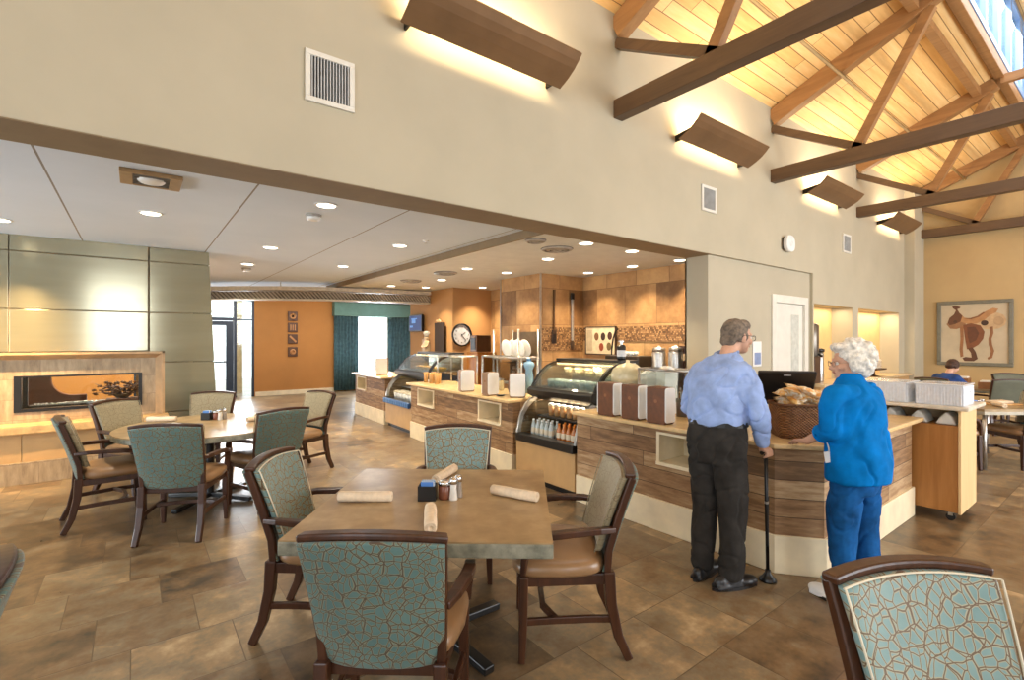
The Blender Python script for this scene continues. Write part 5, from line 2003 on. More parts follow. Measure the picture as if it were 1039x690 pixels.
def make_chair(outer, inner, label, piping='piping'):
    t = thing('dining_armchair', label, 'chair')
    # upholstered seat
    bm = B()
    n = 14
    for s in (0,):
        pts = []
    prof = [(1.0, 0.425), (1.045, 0.438), (1.06, 0.458), (1.045, 0.480), (0.98, 0.498), (0.8, 0.512), (0.4, 0.52)]
    rings = []
    for k, z in prof:
        ring = []
        for i in range(36):
            a = 2 * PI * i / 36
            ca, sa = math.cos(a), math.sin(a)
            x = math.copysign(abs(ca) ** 0.42, ca)
            y = math.copysign(abs(sa) ** 0.42, sa)
            wx = 0.262 if y > 0 else 0.262 - 0.032 * abs(y)
            ring.append(bm.verts.new((x * wx * k, y * (0.245 if y > 0 else 0.208) * k + 0.015, z)))
        rings.append(ring)
    for a, b in zip(rings, rings[1:]):
        for i in range(36):
            j = (i + 1) % 36
            bm.faces.new((a[i], a[j], b[j], b[i]))
    bm.faces.new(rings[0][::-1])
    bm.faces.new(rings[-1])
    ob('seat_cushion', bm, 'leather', t, smooth=True)
    bm = B()
    for a in ((-0.25, 0.25, 0.215, 0.245), (-0.225, 0.225, -0.203, -0.178)):
        box(bm, a[0], a[1], a[2], a[3], 0.375, 0.43)
    for s in (-1, 1):
        sweep(bm, [(s * 0.238, 0.22, 0.4025), (s * 0.214, -0.2, 0.4025)], 0.028, 0.055)
    ob('seat_rail', bm, 'chairwood', t, bevel=0.004)
    for s in (-1, 1):
        bm = B()
        sweep(bm, [(s * 0.245, 0.215, 0.43), (s * 0.245, 0.217, 0.25), (s * 0.247, 0.22, 0.12), (s * 0.25, 0.225, 0)], 0.046, 0.046, (0, 1, 0), [1, 0.95, 0.85, 0.7])
        ob('leg', bm, 'chairwood', t, bevel=0.006)
        bm = B()
        sweep(bm, [(s * 0.215, -0.215, 0.44), (s * 0.215, -0.225, 0.28), (s * 0.218, -0.26, 0.12), (s * 0.222, -0.315, 0)], 0.05, 0.056, (0, 1, 0), [1, 0.95, 0.85, 0.75])
        ob('leg', bm, 'chairwood', t, bevel=0.006)
        # stile of the back
        bm = B()
        sweep(bm, [(s * (0.215 + 0.05 * (z - 0.42)), yb(z) + (0.045 if z > 0.45 else 0.02), z) for z in (0.42, 0.55, 0.7, 0.82, 0.915)], 0.032, 0.036, (0, 1, 0))
        ob('back_stile', bm, 'chairwood', t, bevel=0.005)
        # arm
        bm = B()
        arm = [(s * 0.232, yb(0.66) + 0.05, 0.652), (s * 0.262, -0.16, 0.658), (s * 0.284, -0.03, 0.655), (s * 0.287, 0.08, 0.644), (s * 0.281, 0.155, 0.628),
               (s * 0.271, 0.195, 0.58), (s * 0.262, 0.21, 0.52), (s * 0.252, 0.215, 0.44)]
        sweep(bm, arm, 0.046, 0.03, (0, 0.25, 1), [0.9, 1, 1.1, 1.1, 1.05, 1, 1, 1])
        ob('armrest', bm, 'chairwood', t, smooth=False, bevel=0.006)
        bm = B()
        sweep(bm, [(s * 0.245, 0.215, 0.2), (s * 0.236, 0.05, 0.205), (s * 0.226, -0.12, 0.205), (s * 0.217, -0.24, 0.2)], 0.022, 0.034)
        ob('stretcher', bm, 'chairwood', t, bevel=0.004)
    bm = B()
    sweep(bm, [(-0.236, 0.05, 0.205), (-0.1, 0.11, 0.205), (0.1, 0.11, 0.205), (0.236, 0.05, 0.205)], 0.03, 0.03)
    ob('stretcher', bm, 'chairwood', t, bevel=0.004)
    # curved top rail
    bm = B()
    P = []
    for i in range(13):
        u = i / 12 * 2 - 1
        z = 0.945 - 0.022 * u * u
        P.append((u * 0.256, yb(0.93) + 0.032 * u * u + 0.034, z))
    sweep(bm, P, 0.05, 0.026)
    ob('top_rail', bm, 'chairwood', t, bevel=0.008)
    ob('back_outer', slab(B(), 0.226, 0.252, 0.415, 0.934, lambda z: yb(z) - 0.008, 0.024, 0.032, 0.02, rbot=0.02), outer, t, smooth=True, bevel=0.006)
    ob('back_cushion', slab(B(), 0.206, 0.244, 0.53, 0.932, lambda z: yb(z) + 0.044, 0.034, 0.03, 0.018), inner, t, smooth=True, bevel=0.012)
    pp = []
    for i in range(13):
        u = i / 12 * 2 - 1
        pp.append((u * 0.244, yb(0.932) + 0.03 * u * u + 0.078, 0.932 - 0.018 * u * u))
    top = pp[:]
    left = [(-(0.206 + (0.244 - 0.206) * v), yb(0.53 + 0.384 * v) + 0.108, 0.53 + 0.384 * v) for v in (0, 0.25, 0.5, 0.75, 1.0)]
    right = [(-x, y, z) for x, y, z in left][::-1]
    ob('piping', tube(B(), left + top + right, 0.0035, 6), piping, t, smooth=True)
    return t


def place(proto, bx_, by_, fx, fy, label, first=[True], group=None):
    l = math.hypot(fx, fy)
    fx, fy = fx / l, fy / l
    loc = (bx_ + 0.35 * fx, by_ + 0.35 * fy, 0)
    rz = math.atan2(-fx, fy)
    if proto.get('_used') is None:
        proto['_used'] = 1
        proto.location = loc
        proto.rotation_euler.z = rz
        proto['label'] = label
        if group:
            proto['group'] = group
        o = proto
    else:
        o = dup(proto, loc, rz, label, group)
    return o


CH_A = make_chair('fab_teal', 'fab_tan', 'x', 'fab_tan')
CH_B = make_chair('fab_teal', 'fab_pale', 'x')
G1 = 'armchairs at the square front table'
G2 = 'armchairs around the round table'
G3 = 'armchairs at the far right tables'
place(CH_A, 0.625, 1.60, 0.628, 0.778, 'teal patterned armchair seen from behind at the near side of the square table', group=G1)
place(CH_B, 0.595, 3.09, 0.80, -0.60, 'armchair with pale shiny teal back at the left side of the square table', group=G1)
place(CH_B, 1.98, 3.27, -0.58, -0.81, 'armchair at the far side of the square table, only its teal back showing', group=G1)
place(CH_A, 2.13, 1.765, -0.80, 0.60, 'armchair with taupe inner back at the right side of the square table', group=G1)
place(CH_B, 1.80, 0.465, -0.50, -0.84, 'large armchair cut off at the bottom right corner, beside the woman', group='foreground armchairs')
place(CH_A, -0.30, 2.02, -1.0, -0.02, 'armchair cut off by the left edge of the photo in the foreground', group='foreground armchairs')
place(CH_A, 0.18, 4.66, 0.42, 0.90, 'armchair seen from behind at the near left of the round table', group=G2)
place(CH_A, -0.53, 5.66, 1.0, 0.10, 'armchair at the left of the round table, standing side-on', group=G2)
place(CH_A, -0.20, 6.90, 0.66, -0.75, 'armchair behind the round table in front of the fireplace opening', group=G2)
place(CH_A, 0.80, 7.25, -0.45, -0.9, 'armchair at the far side of the round table, below the metal panel edge', group=G2)
place(CH_A, 1.135, 5.02, -0.30, 0.95, 'armchair with its teal back to us at the right of the round table', group=G2)
place(CH_A, 1.92, 6.50, -0.93, -0.36, 'narrow side-on armchair farthest right of the round table', group=G2)
CH_C = make_chair('darkgreen', 'darkgreen', 'x', 'darkgreen')
CH_C.name = 'dining_armchair'
place(CH_A, 7.92, 1.86, 0.794, -0.607, 'armchair half hidden behind the service cart, tucked under the far right table', group=G3)
place(CH_A, 9.23, 0.84, -0.794, 0.607, 'armchair cut by the right frame edge, tucked under the far right table', group=G3)
place(CH_C, 11.50, 1.45, 0.75, 0.66, 'grey-green backed chair in front of the table of the person in navy', group=G3)
place(CH_C, 13.6, 1.78, -0.8, -0.5, 'farthest grey-green chair, near the end wall under the saddle picture', group=G3)
place(CH_C, 10.93, 2.385, 0.95, -0.3, 'grey-green chair on which the person in navy sits', group=G3)


# ================================================================== tables
def pedestal(t, z, r=0.32):
    ob('pedestal_column', cyl(B(), (0, 0, 0.03), (0, 0, z), 0.038, n=20), 'black', t, smooth=False)
    bm = B()
    for k in range(4):
        a = R(45 + 90 * k)
        sweep(bm, [(0.02 * math.cos(a), 0.02 * math.sin(a), 0.05), (r * math.cos(a), r * math.sin(a), 0.02)], 0.06, 0.04)
    ob('cross_base', bm, 'black', t, bevel=0.006)
    bm = B()
    for k in range(2):
        a = R(45 + 90 * k)
        sweep(bm, [(-r * math.cos(a), -r * math.sin(a), z - 0.012), (r * math.cos(a), r * math.sin(a), z - 0.012)], 0.05, 0.022)
    ob('top_plate', bm, 'iron', t)


TC = (1.30, 2.352)
TA = math.atan2(-0.734, 0.91)
t = thing('dining_table', 'square stone-topped dining table with napkin rolls in the centre foreground', 'table', (TC[0], TC[1], 0), TA)
ob('table_top', box(B(), -0.583, 0.583, -0.583, 0.583, 0.744, 0.75), 'tabletop', t)
ob('table_edge', box(B(), -0.585, 0.585, -0.585, 0.585, 0.682, 0.744), 'tableedge', t, bevel=0.006)
pedestal(t, 0.682, 0.42)
t = thing('dining_table', 'round stone-topped dining table in front of the fireplace', 'table', (0.6, 5.8, 0))
ob('table_top', cyl(B(), (0, 0, 0.742), (0, 0, 0.75), 0.785, n=72), 'tabletop', t)
ob('table_edge', cyl(B(), (0, 0, 0.695), (0, 0, 0.742), 0.79, n=72), 'tableedge', t, bevel=0.008)
pedestal(t, 0.695, 0.45)
t = thing('dining_table', 'grey-edged dining table on the far right behind the service cart', 'table', (8.93, 1.37, 0), R(-37.4))
ob('table_top', box(B(), -0.475, 0.475, -0.475, 0.475, 0.72, 0.75), 'tabletop', t)
ob('table_edge', box(B(), -0.48, 0.48, -0.48, 0.48, 0.68, 0.72), C_((176, 168, 150), 0.3), t, bevel=0.004)
for sx, sy in ((-0.43, -0.43), (-0.43, 0.43), (0.43, -0.43), (0.43, 0.43)):
    ob('leg', cyl(B(), (sx, sy, 0), (sx, sy, 0.68), 0.022), 'steel', t, smooth=True)
t = thing('dining_table', 'dining table by the end wall where the person in navy sits', 'table', (12.0, 2.05, 0), R(0))
ob('table_top', box(B(), -0.42, 0.42, -0.42, 0.42, 0.72, 0.75), 'tabletop', t)
ob('table_edge', box(B(), -0.425, 0.425, -0.425, 0.425, 0.69, 0.72), 'tableedge', t, bevel=0.004)
pedestal(t, 0.69, 0.3)


def make_roll():
    t = thing('napkin_roll', 'x', 'napkin', (0, 0, 0))
    bm = B()
    L = 0.105
    L = 0.142
    rings = []
    for x, r in ((-L + 0.012, 0.006), (-L + 0.002, 0.010), (-L, 0.014), (-L + 0.006, 0.017), (-L, 0.021), (-L + 0.004, 0.0255), (-L * 0.5, 0.027), (0, 0.0262), (L * 0.5, 0.0275),
                 (L - 0.004, 0.0255), (L, 0.021), (L - 0.006, 0.017), (L, 0.014), (L - 0.002, 0.010), (L - 0.012, 0.006)):
        rings.append([bm.verts.new((x, r * math.cos(2 * PI * i / 22) * 1.1, 0.027 + r * math.sin(2 * PI * i / 22))) for i in range(22)])
    for a, b in zip(rings, rings[1:]):
        for i in range(22):
            j = (i + 1) % 22
            bm.faces.new((a[i], a[j], b[j], b[i]))
    bm.faces.new(rings[0][::-1])
    bm.faces.new(rings[-1])
    bmesh.ops.recalc_face_normals(bm, faces=bm.faces[:])
    ob('rolled_cloth', bm, 'napkin', t, smooth=True)
    bm = B()
    sweep(bm, [(-0.13, -0.006, 0.0545), (0.0, -0.012, 0.0535), (0.13, -0.004, 0.0545)], 0.014, 0.003)
    ob('cloth_flap', bm, 'napkin', t, smooth=False, bevel=0.001)
    return t


roll = make_roll()
RL = [((0.962, 2.53, 0.75), -37.5, 'napkin roll at the left place of the square table', 'napkin rolls on the square table'),
      ((1.09, 2.05, 0.75), 62, 'napkin roll pointing at us behind the nearest chair on the square table', 'napkin rolls on the square table'),
      ((1.62, 2.10, 0.75), -68, 'napkin roll at the right place of the square table', 'napkin rolls on the square table'),
      ((1.52, 2.665, 0.75), 36, 'napkin roll half hidden behind the condiment caddy of the square table', 'napkin rolls on the square table'),
      ((0.22, 6.30, 0.75), -30, 'napkin roll on the round table near the fireplace', 'napkin rolls on the round table'),
      ((1.05, 5.75, 0.75), 20, 'napkin roll at the right of the round table', 'napkin rolls on the round table'),
      ((8.75, 1.22, 0.75), 30, 'napkin roll on the far right table', 'napkin rolls far right')]
for i, (p, r, lab, g) in enumerate(RL):
    if i == 0:
        roll.location = p
        roll.rotation_euler.z = R(r)
        roll['label'] = lab
        roll['group'] = g
    else:
        dup(roll, p, R(r), lab, g)


def condiments(cx, cy, z, where, s=1.0):
    g = 'condiments on ' + where
    ax = (0.794, -0.607)
    ay = (0.607, 0.794)

    made = []

    def W(u, v):
        u, v = u * s, v * s
        return (cx + ax[0] * u + ay[0] * v, cy + ax[1] * u + ay[1] * v, z)
    t = thing('sugar_caddy', 'black sugar caddy with blue and white sachets on ' + where, 'caddy', W(-0.048, 0), R(-37), g)
    made.append(t)
    bm = B()
    for a in ((-0.036, 0.036, -0.03, -0.027), (-0.036, 0.036, 0.027, 0.03), (-0.036, -0.033, -0.027, 0.027), (0.033, 0.036, -0.027, 0.027)):
        box(bm, a[0], a[1], a[2], a[3], 0, 0.06)
    box(bm, -0.036, 0.036, -0.03, 0.03, 0, 0.004)
    ob('caddy_box', bm, 'black', t)
    for i in range(9):
        c = ((70, 120, 190), (226, 226, 226), (120, 170, 210))[i % 3]
        ob('sachet', cbox(B(), (0, 0, 0), (0.05, 0.003, 0.066), Matrix.Translation((0.004 * (i % 2), -0.022 + 0.0055 * i, 0.043)) @ Matrix.Rotation(R(-6 + 2 * i), 4, 'X')), C_(c, 0.6), t)
    t = thing('jam_jar', 'small steel-lidded glass jar on ' + where, 'jar', W(0.02, 0.01), 0, g)
    made.append(t)
    ob('jar_body', lathe(B(), [(0.024, 0), (0.027, 0.006), (0.027, 0.05), (0.022, 0.058)], n=20), C_((120, 70, 50), 0.1), t, smooth=True)
    ob('jar_lid', lathe(B(), [(0.027, 0.058), (0.027, 0.072), (0.008, 0.078)], n=20), 'chrome', t, smooth=True)
    for i, (u, v) in enumerate(((0.058, -0.005), (0.075, 0.03))):
        t = thing('shaker', ('salt shaker nearer to us beside the jar on ', 'pepper shaker farther back beside the jar on ')[i] + where, 'shaker', W(u, v), 0, g)
        made.append(t)
        ob('shaker_body', lathe(B(), [(0.017, 0), (0.018, 0.004), (0.013, 0.045), (0.014, 0.065)], n=16), C_((220, 216, 208) if i == 0 else (150, 140, 130), 0.15), t, smooth=True)
        ob('shaker_cap', lathe(B(), [(0.0155, 0.065), (0.0155, 0.08), (0.011, 0.09), (0.003, 0.093)], n=16), 'chrome', t, smooth=True)
    for o in made:
        o.scale = (s, s, s)


condiments(1.29, 2.325, 0.75, 'the square table', 1.3)
condiments(0.66, 6.10, 0.75, 'the round table', 1.3)
condiments(8.62, 1.40, 0.75, 'the far right table')
t = thing('basket_tray', 'tan bread tray on the far right table', 'tray', (9.05, 1.25, 0.75), R(-30))
ob('tray_base', box(B(), -0.2, 0.2, -0.12, 0.12, 0, 0.02), C_((206, 160, 104)), t, bevel=0.006)
ob('tray_cloth', box(B(), -0.14, 0.12, -0.08, 0.08, 0.02, 0.055), 'napkin', t, bevel=0.02)
for i, (x, y) in enumerate(((11.85, 2.12), (11.78, 1.80))):
    t = thing('brown_box', ('brown box of papers', 'smaller brown carton')[i] + ' on the table in front of the person in navy', 'box', (x, y, 0.75), R(0), 'boxes by the seated person')
    ob('box_body', box(B(), -0.13, 0.13, -0.09, 0.09, 0, 0.17 - 0.05 * i), C_((150, 104, 62)), t, bevel=0.004)
    ob('box_papers', box(B(), -0.10, 0.10, -0.07, 0.07, 0.17 - 0.05 * i, 0.195 - 0.05 * i), 'paper', t)
# ================================================================== people
def head_mtx(c, yaw, pitch):
    return Matrix.Translation(Vector(c)) @ Matrix.Rotation(yaw, 4, 'Z') @ Matrix.Rotation(pitch, 4, 'X')


def add_t(bm, fn, mtx):
    """run fn on a fresh bmesh, transform it, append to bm"""
    tmp = B()
    fn(tmp)
    me = bpy.data.meshes.new('t')
    tmp.to_mesh(me)
    tmp.free()
    me.transform(mtx)
    bm.from_mesh(me)
    bpy.data.meshes.remove(me)


def head_shape(bm):
    ell(bm, (0, -0.012, 0.03), (0.076, 0.097, 0.088), 18)
    ell(bm, (0, 0.030, -0.025), (0.064, 0.066, 0.085), 18)
    ell(bm, (0, 0.050, -0.078), (0.044, 0.044, 0.034), 14)
    ell(bm, (0, 0.085, -0.058), (0.026, 0.016, 0.012), 10)
    ell(bm, (0, 0.070, 0.022), (0.056, 0.03, 0.018), 12)
    chain(bm, [((0, 0.092, 0.005), 0.010), ((0, 0.112, -0.030), 0.014)], 8)
    for s in (-1, 1):
        ell(bm, (s * 0.012, 0.102, -0.034), (0.010, 0.012, 0.009), 8)
        ell(bm, (s * 0.044, 0.066, -0.026), (0.024, 0.024, 0.022), 10)
        ell(bm, (s * 0.078, -0.006, -0.014), (0.012, 0.021, 0.034), 10, Matrix.Rotation(s * R(-18), 3, 'Z'))


def face_bits(t, mtx, glasses=True, iris=(70, 60, 50), rim=(60, 50, 44)):
    bm = B()
    add_t(bm, lambda b: [ell(b, (s * 0.031, 0.083, 0.002), 0.0115, 10) for s in (-1, 1)], mtx)
    ob('eyes', bm, C_((226, 222, 214), 0.2), t, smooth=True)
    bm = B()
    add_t(bm, lambda b: [ell(b, (s * 0.031, 0.0925, 0.002), 0.0055, 8) for s in (-1, 1)], mtx)
    ob('irises', bm, C_(iris, 0.2), t, smooth=True)
    bm = B()
    add_t(bm, lambda b: ell(b, (0, 0.097, -0.0575), (0.022, 0.006, 0.0055), 10), mtx)
    ob('lips', bm, C_((176, 108, 96), 0.5), t, smooth=True)
    if glasses:
        def gl(b):
            for s in (-1, 1):
                tube(b, [(s * 0.034 + 0.023 * math.cos(a), 0.108 - 0.004 * abs(math.cos(a)), 0.0 + 0.018 * math.sin(a)) for a in [2 * PI * i / 20 for i in range(21)]], 0.0022, 6)
                tube(b, [(s * 0.057, 0.104, 0.006), (s * 0.082, 0.06, 0.008), (s * 0.088, -0.01, 0.006), (s * 0.088, -0.025, -0.012)], 0.0022, 6)
            tube(b, [(-0.012, 0.108, 0.004), (0, 0.114, 0.007), (0.012, 0.108, 0.004)], 0.002, 6)
        bm = B()
        add_t(bm, gl, mtx)
        ob('glasses', bm, C_(rim, 0.3), t, smooth=True)


def shoe(name, t, x, y, yaw, mat='shoe'):
    bm = B()

    def f(b):
        ell(b, (0, -0.085, 0.045), (0.040, 0.055, 0.045), 14)
        ell(b, (0, 0.0, 0.045), (0.043, 0.095, 0.045), 14)
        ell(b, (0.004, 0.10, 0.036), (0.050, 0.085, 0.036), 14)
        ell(b, (0, -0.03, 0.075), (0.042, 0.065, 0.05), 14)
        box(b, -0.04, 0.042, -0.135, 0.16, 0.002, 0.03)
    add_t(bm, f, Matrix.Translation((x, y, 0)) @ Matrix.Rotation(yaw, 4, 'Z'))
    s = fused(name, bm, mat, t, 0.008, smooth_it=3)
    bm = B()
    add_t(bm, lambda b: prism(b, [(0.046 * math.cos(a) + 0.002, 0.0 + 0.168 * math.sin(a) + 0.012) for a in [2 * PI * i / 24 for i in range(24)]], 'z', 0.0, 0.018), Matrix.Translation((x, y, 0)) @ Matrix.Rotation(yaw, 4, 'Z'))
    ob('sole', bm, 'black', s)


def open_hand(bm, wrist, d, n, side, curl=0.35, L=0.17):
    """wrist point, pointing direction d, palm-down normal n (back of the hand), side=+1 right hand"""
    d = Vector(d).normalized()
    n = Vector(n)
    n = (n - d * n.dot(d)).normalized()
    s = d.cross(n).normalized() * side       # towards the little finger... thumb is -s
    w = Vector(wrist)
    k = L / 0.18
    # palm
    for a, b in ((-0.026, -0.030), (-0.009, -0.01), (0.010, 0.011), (0.026, 0.030)):
        chain(bm, [(w + s * a * 0.6 * k, 0.020 * k), (w + d * 0.085 * k + s * b * k, 0.0135 * k)], 10)
    for q, (off, ln) in enumerate(((-0.030, 0.072), (-0.010, 0.082), (0.011, 0.076), (0.030, 0.060))):
        p = w + d * 0.088 * k + s * off * k
        ang = 0.15
        seg = [(p, 0.0098 * k)]
        dd = d.copy()
        for f, r in ((0.45, 0.0092), (0.32, 0.0085), (0.23, 0.0075)):
            ang += curl
            dd = d * math.cos(ang) - n * math.sin(ang)
            p = p + dd * ln * f * k + s * off * 0.06
            seg.append((p, r * k))
        chain(bm, seg, 8)
    b0 = w + d * 0.025 * k - s * 0.026 * k
    b1 = b0 + (d * 0.7 - s * 0.75 - n * 0.2).normalized() * 0.042 * k
    b2 = b1 + (d * 0.95 - s * 0.3 - n * 0.3).normalized() * 0.034 * k
    chain(bm, [(b0, 0.0145 * k), (b1, 0.011 * k), (b2, 0.009 * k)], 8)


# ---- the man
man = thing('person', 'man', 'person', (3.07, 1.77, 0), R(-90))
man['label'] = 'stooping grey-haired man in pale blue shirt holding a black cane at the counter'
HM = head_mtx((0.03, 0.19, 1.625), R(-24), R(-8))
bm = B()
add_t(bm, head_shape, HM)
chain(bm, [((0, 0.07, 1.42), 0.05), ((0.012, 0.13, 1.53), 0.054), ((0.02, 0.165, 1.58), 0.055)])
chain(bm, [((0, 0.0, 0.98), 0.12), ((0, 0.02, 1.2), 0.11), ((0, 0.05, 1.34), 0.09)])
for s in (-1, 1):
    chain(bm, [((s * 0.08, 0, 0.95), 0.08), ((s * 0.095, 0.02, 0.52), 0.055), ((s * 0.10, -0.02, 0.08), 0.038)])
    ell(bm, (s * 0.10, 0.04, 0.035), (0.035, 0.1, 0.025), 10)
    chain(bm, [((s * 0.08, 0.05, 1.34), 0.055), ((s * 0.155, 0.05, 1.32), 0.04)])
RW = Vector((0.222, 0.165, 0.915))
chain(bm, [((0.165, 0.05, 1.32), 0.042), ((0.255, 0.03, 1.13), 0.038), (RW, 0.028)])
# right hand closed over the cane handle
chain(bm, [(RW, 0.028), ((0.212, 0.19, 0.885), 0.030)])
for i in range(4):
    y = 0.168 + 0.0195 * i
    chain(bm, [((0.214, y, 0.886), 0.014), ((0.240, y + 0.004, 0.880), 0.0105), ((0.246, y + 0.004, 0.852), 0.0095), ((0.224 + 0.002 * (i % 2), y + 0.002, 0.838), 0.0085)], 8)
chain(bm, [((0.198, 0.20, 0.892), 0.015), ((0.184, 0.235, 0.878), 0.0115), ((0.190, 0.262, 0.862), 0.0095)], 8)
# left arm, hand resting on the counter
LW = Vector((-0.19, 0.30, 0.945))
chain(bm, [((-0.165, 0.05, 1.32), 0.042), ((-0.245, 0.06, 1.13), 0.038), (LW, 0.028)])
open_hand(bm, LW, (0.15, 1, -0.18), (0, 0.1, 1), -1, 0.12)
fused('body', bm, 'skin', man, 0.0062, smooth_it=2)
face_bits(man, HM)
bm = B()


def hair_m(b):
    ell(b, (0, -0.020, 0.030), (0.081, 0.094, 0.089), 18)
    ell(b, (0, 0.03, 0.07), (0.064, 0.052, 0.052), 14)
    ell(b, (0, -0.062, -0.035), (0.066, 0.046, 0.055), 14)
    for s in (-1, 1):
        ell(b, (s * 0.072, -0.03, 0.0), (0.014, 0.045, 0.045), 10)
        ell(b, (s * 0.073, 0.018, 0.0), (0.010, 0.016, 0.03), 10)


add_t(bm, hair_m, HM)
fused('hair', bm, 'greyhair', man, 0.007, 0.004, 40, 2, 1.0)
# shirt
bm = B()
loft(bm, [((0, 0.0, 1.045), 0.190, 0.150), ((0, -0.005, 1.09), 0.200, 0.160), ((0, 0.0, 1.18), 0.205, 0.160), ((0, 0.015, 1.30), 0.204, 0.150),
          ((0, 0.035, 1.38), 0.186, 0.132), ((0, 0.06, 1.44), 0.17, 0.105), ((0, 0.09, 1.485), 0.105, 0.082), ((0, 0.11, 1.51), 0.074, 0.070)], 28)
for sgn, wr in ((1, RW + Vector((0.004, -0.01, 0.03))), (-1, LW + Vector((0, -0.03, 0.02)))):
    el = (0.262, 0.03, 1.13) if sgn > 0 else (-0.250, 0.06, 1.13)
    chain(bm, [((sgn * 0.140, 0.055, 1.375), 0.080), ((sgn * 0.200, 0.05, 1.30), 0.072), (el, 0.064), ((Vector(el) * 0.35 + wr * 0.65), 0.058), (wr, 0.046)])
fused('shirt', bm, 'bluefabric', man, 0.008, 0.014, 9, 4, 2.0, True)
bm = B()
tube(bm, [(0.068 * math.cos(a), 0.112 + 0.066 * math.sin(a), 1.51 + 0.018 * math.sin(a)) for a in [2 * PI * i / 24 for i in range(25)]], 0.014, 8)
ob('collar', bm, 'bluefabric', man, smooth=True)
# belt and trousers
bm = B()
loft(bm, [((0, 0, 1.045), 0.196, 0.157), ((0, 0, 1.075), 0.196, 0.157)], 28)
ob('belt', bm, 'black', man, smooth=False)
bm = B()
loft(bm, [((0, 0, 0.80), 0.175, 0.13), ((0, -0.012, 0.90), 0.195, 0.158), ((0, -0.008, 0.98), 0.196, 0.158), ((0, 0, 1.05), 0.188, 0.148)], 28)
for s in (-1, 1):
    chain(bm, [((s * 0.085, -0.01, 0.90), 0.105), ((s * 0.092, 0.0, 0.70), 0.100), ((s * 0.098, 0.015, 0.48), 0.086), ((s * 0.102, -0.005, 0.25), 0.080), ((s * 0.103, -0.015, 0.105), 0.078)])
fused('trousers', bm, 'trousers', man, 0.009, 0.015, 8, 3, 5.0, True)
shoe('shoe', man, 0.105, 0.0, R(-22))
shoe('shoe', man, -0.10, 0.02, R(4))

cane = thing('walking_cane', 'black walking cane with wide rubber foot held by the man in the blue shirt', 'cane', (3.34, 1.57, 0))
# handle runs along world +x (the man's forward)
hx, hy = 3.07 + 0.205 - 3.34, 1.77 - 0.218 - 1.57
ob('cane_shaft', tube(B(), [(0, 0, 0.03), (hx * 0.5, hy * 0.5, 0.44), (hx, hy, 0.862)], 0.0115, 12), 'black', cane, smooth=True)
ob('cane_handle', tube(B(), [(hx - 0.055, hy, 0.868), (hx - 0.02, hy, 0.874), (hx + 0.03, hy, 0.868), (hx + 0.075, hy, 0.858)], 0.0135, 12), C_((40, 34, 30), 0.4), cane, smooth=True)
ob('cane_foot', lathe(B(), [(0.052, 0), (0.055, 0.012), (0.036, 0.03), (0.018, 0.055), (0.016, 0.075)], n=20), 'black', cane, smooth=True)
ob('adjuster_ring', cyl(B(), (hx * 0.60, hy * 0.60, 0.525), (hx * 0.62, hy * 0.62, 0.540), 0.0135), 'steel', cane)

# ---- the woman
wom = thing('person', 'white-haired woman in bright blue tunic and blue jeans, turned to the man at the counter', 'person', (3.505, 1.125, 0), R(-14))
HW = head_mtx((0.012, 0.04, 1.458), R(54), R(-4))
bm = B()
add_t(bm, head_shape, HW @ Matrix.Scale(0.94, 4))
chain(bm, [((0, 0.01, 1.28), 0.065), ((0.008, 0.025, 1.36), 0.050), ((0.012, 0.03, 1.42), 0.050)])
chain(bm, [((0, 0, 0.86), 0.12), ((0, 0, 1.08), 0.10), ((0, 0.0, 1.24), 0.09)])
for s in (-1, 1):
    chain(bm, [((s * 0.075, 0, 0.85), 0.06), ((s * 0.10, 0.01, 0.46), 0.045), ((s * 0.112, -0.015, 0.08), 0.035)])
    ell(bm, (s * 0.114, 0.04, 0.03), (0.032, 0.09, 0.022), 10)
    chain(bm, [((s * 0.09, 0.01, 1.26), 0.055), ((s * 0.165, 0.01, 1.26), 0.045)])
WL = Vector((-0.150, 0.20, 0.957))
EL = Vector((-0.196, 0.01, 1.065))
chain(bm, [((-0.165, 0.01, 1.26), 0.045), (EL, 0.036), (WL, 0.024)])
open_hand(bm, WL, (0.25, 0.95, -0.16), (0, 0.1, 1), -1, 0.14, 0.165)
WR = Vector((0.13, 0.24, 0.955))
ER = Vector((0.238, 0.03, 1.06))
chain(bm, [((0.165, 0.01, 1.26), 0.045), (ER, 0.036), (WR, 0.024)])
open_hand(bm, WR, (-0.35, 0.9, -0.16), (0, 0.1, 1), 1, 0.14, 0.165)
fused('body', bm, 'skin', wom, 0.006, smooth_it=2)
face_bits(wom, HW @ Matrix.Scale(0.94, 4), True, (70, 60, 50), (158, 128, 104))
bm = B()


def hair_w(b):
    ell(b, (0, -0.035, 0.052), (0.104, 0.108, 0.096), 18)
    ell(b, (0, -0.068, -0.035), (0.088, 0.066, 0.072), 16)
    for s in (-1, 1):
        ell(b, (s * 0.082, -0.015, 0.0), (0.028, 0.052, 0.06), 12)
    ell(b, (0, 0.055, 0.105), (0.074, 0.045, 0.032), 14)
    r2 = random.Random(8)
    for i in range(150):
        v = Vector((r2.gauss(0, 1), r2.gauss(0, 1), r2.gauss(0, 1))).normalized()
        if v.y > 0.5 and v.z < 0.55:
            continue
        if v.z < -0.75:
            continue
        p = Vector((v.x * 0.102, -0.035 + v.y * 0.108, 0.04 + v.z * 0.106))
        if p.y > 0.03 and p.z < 0.08:
            continue
        ell(b, p, 0.015 + 0.011 * r2.random(), 8)


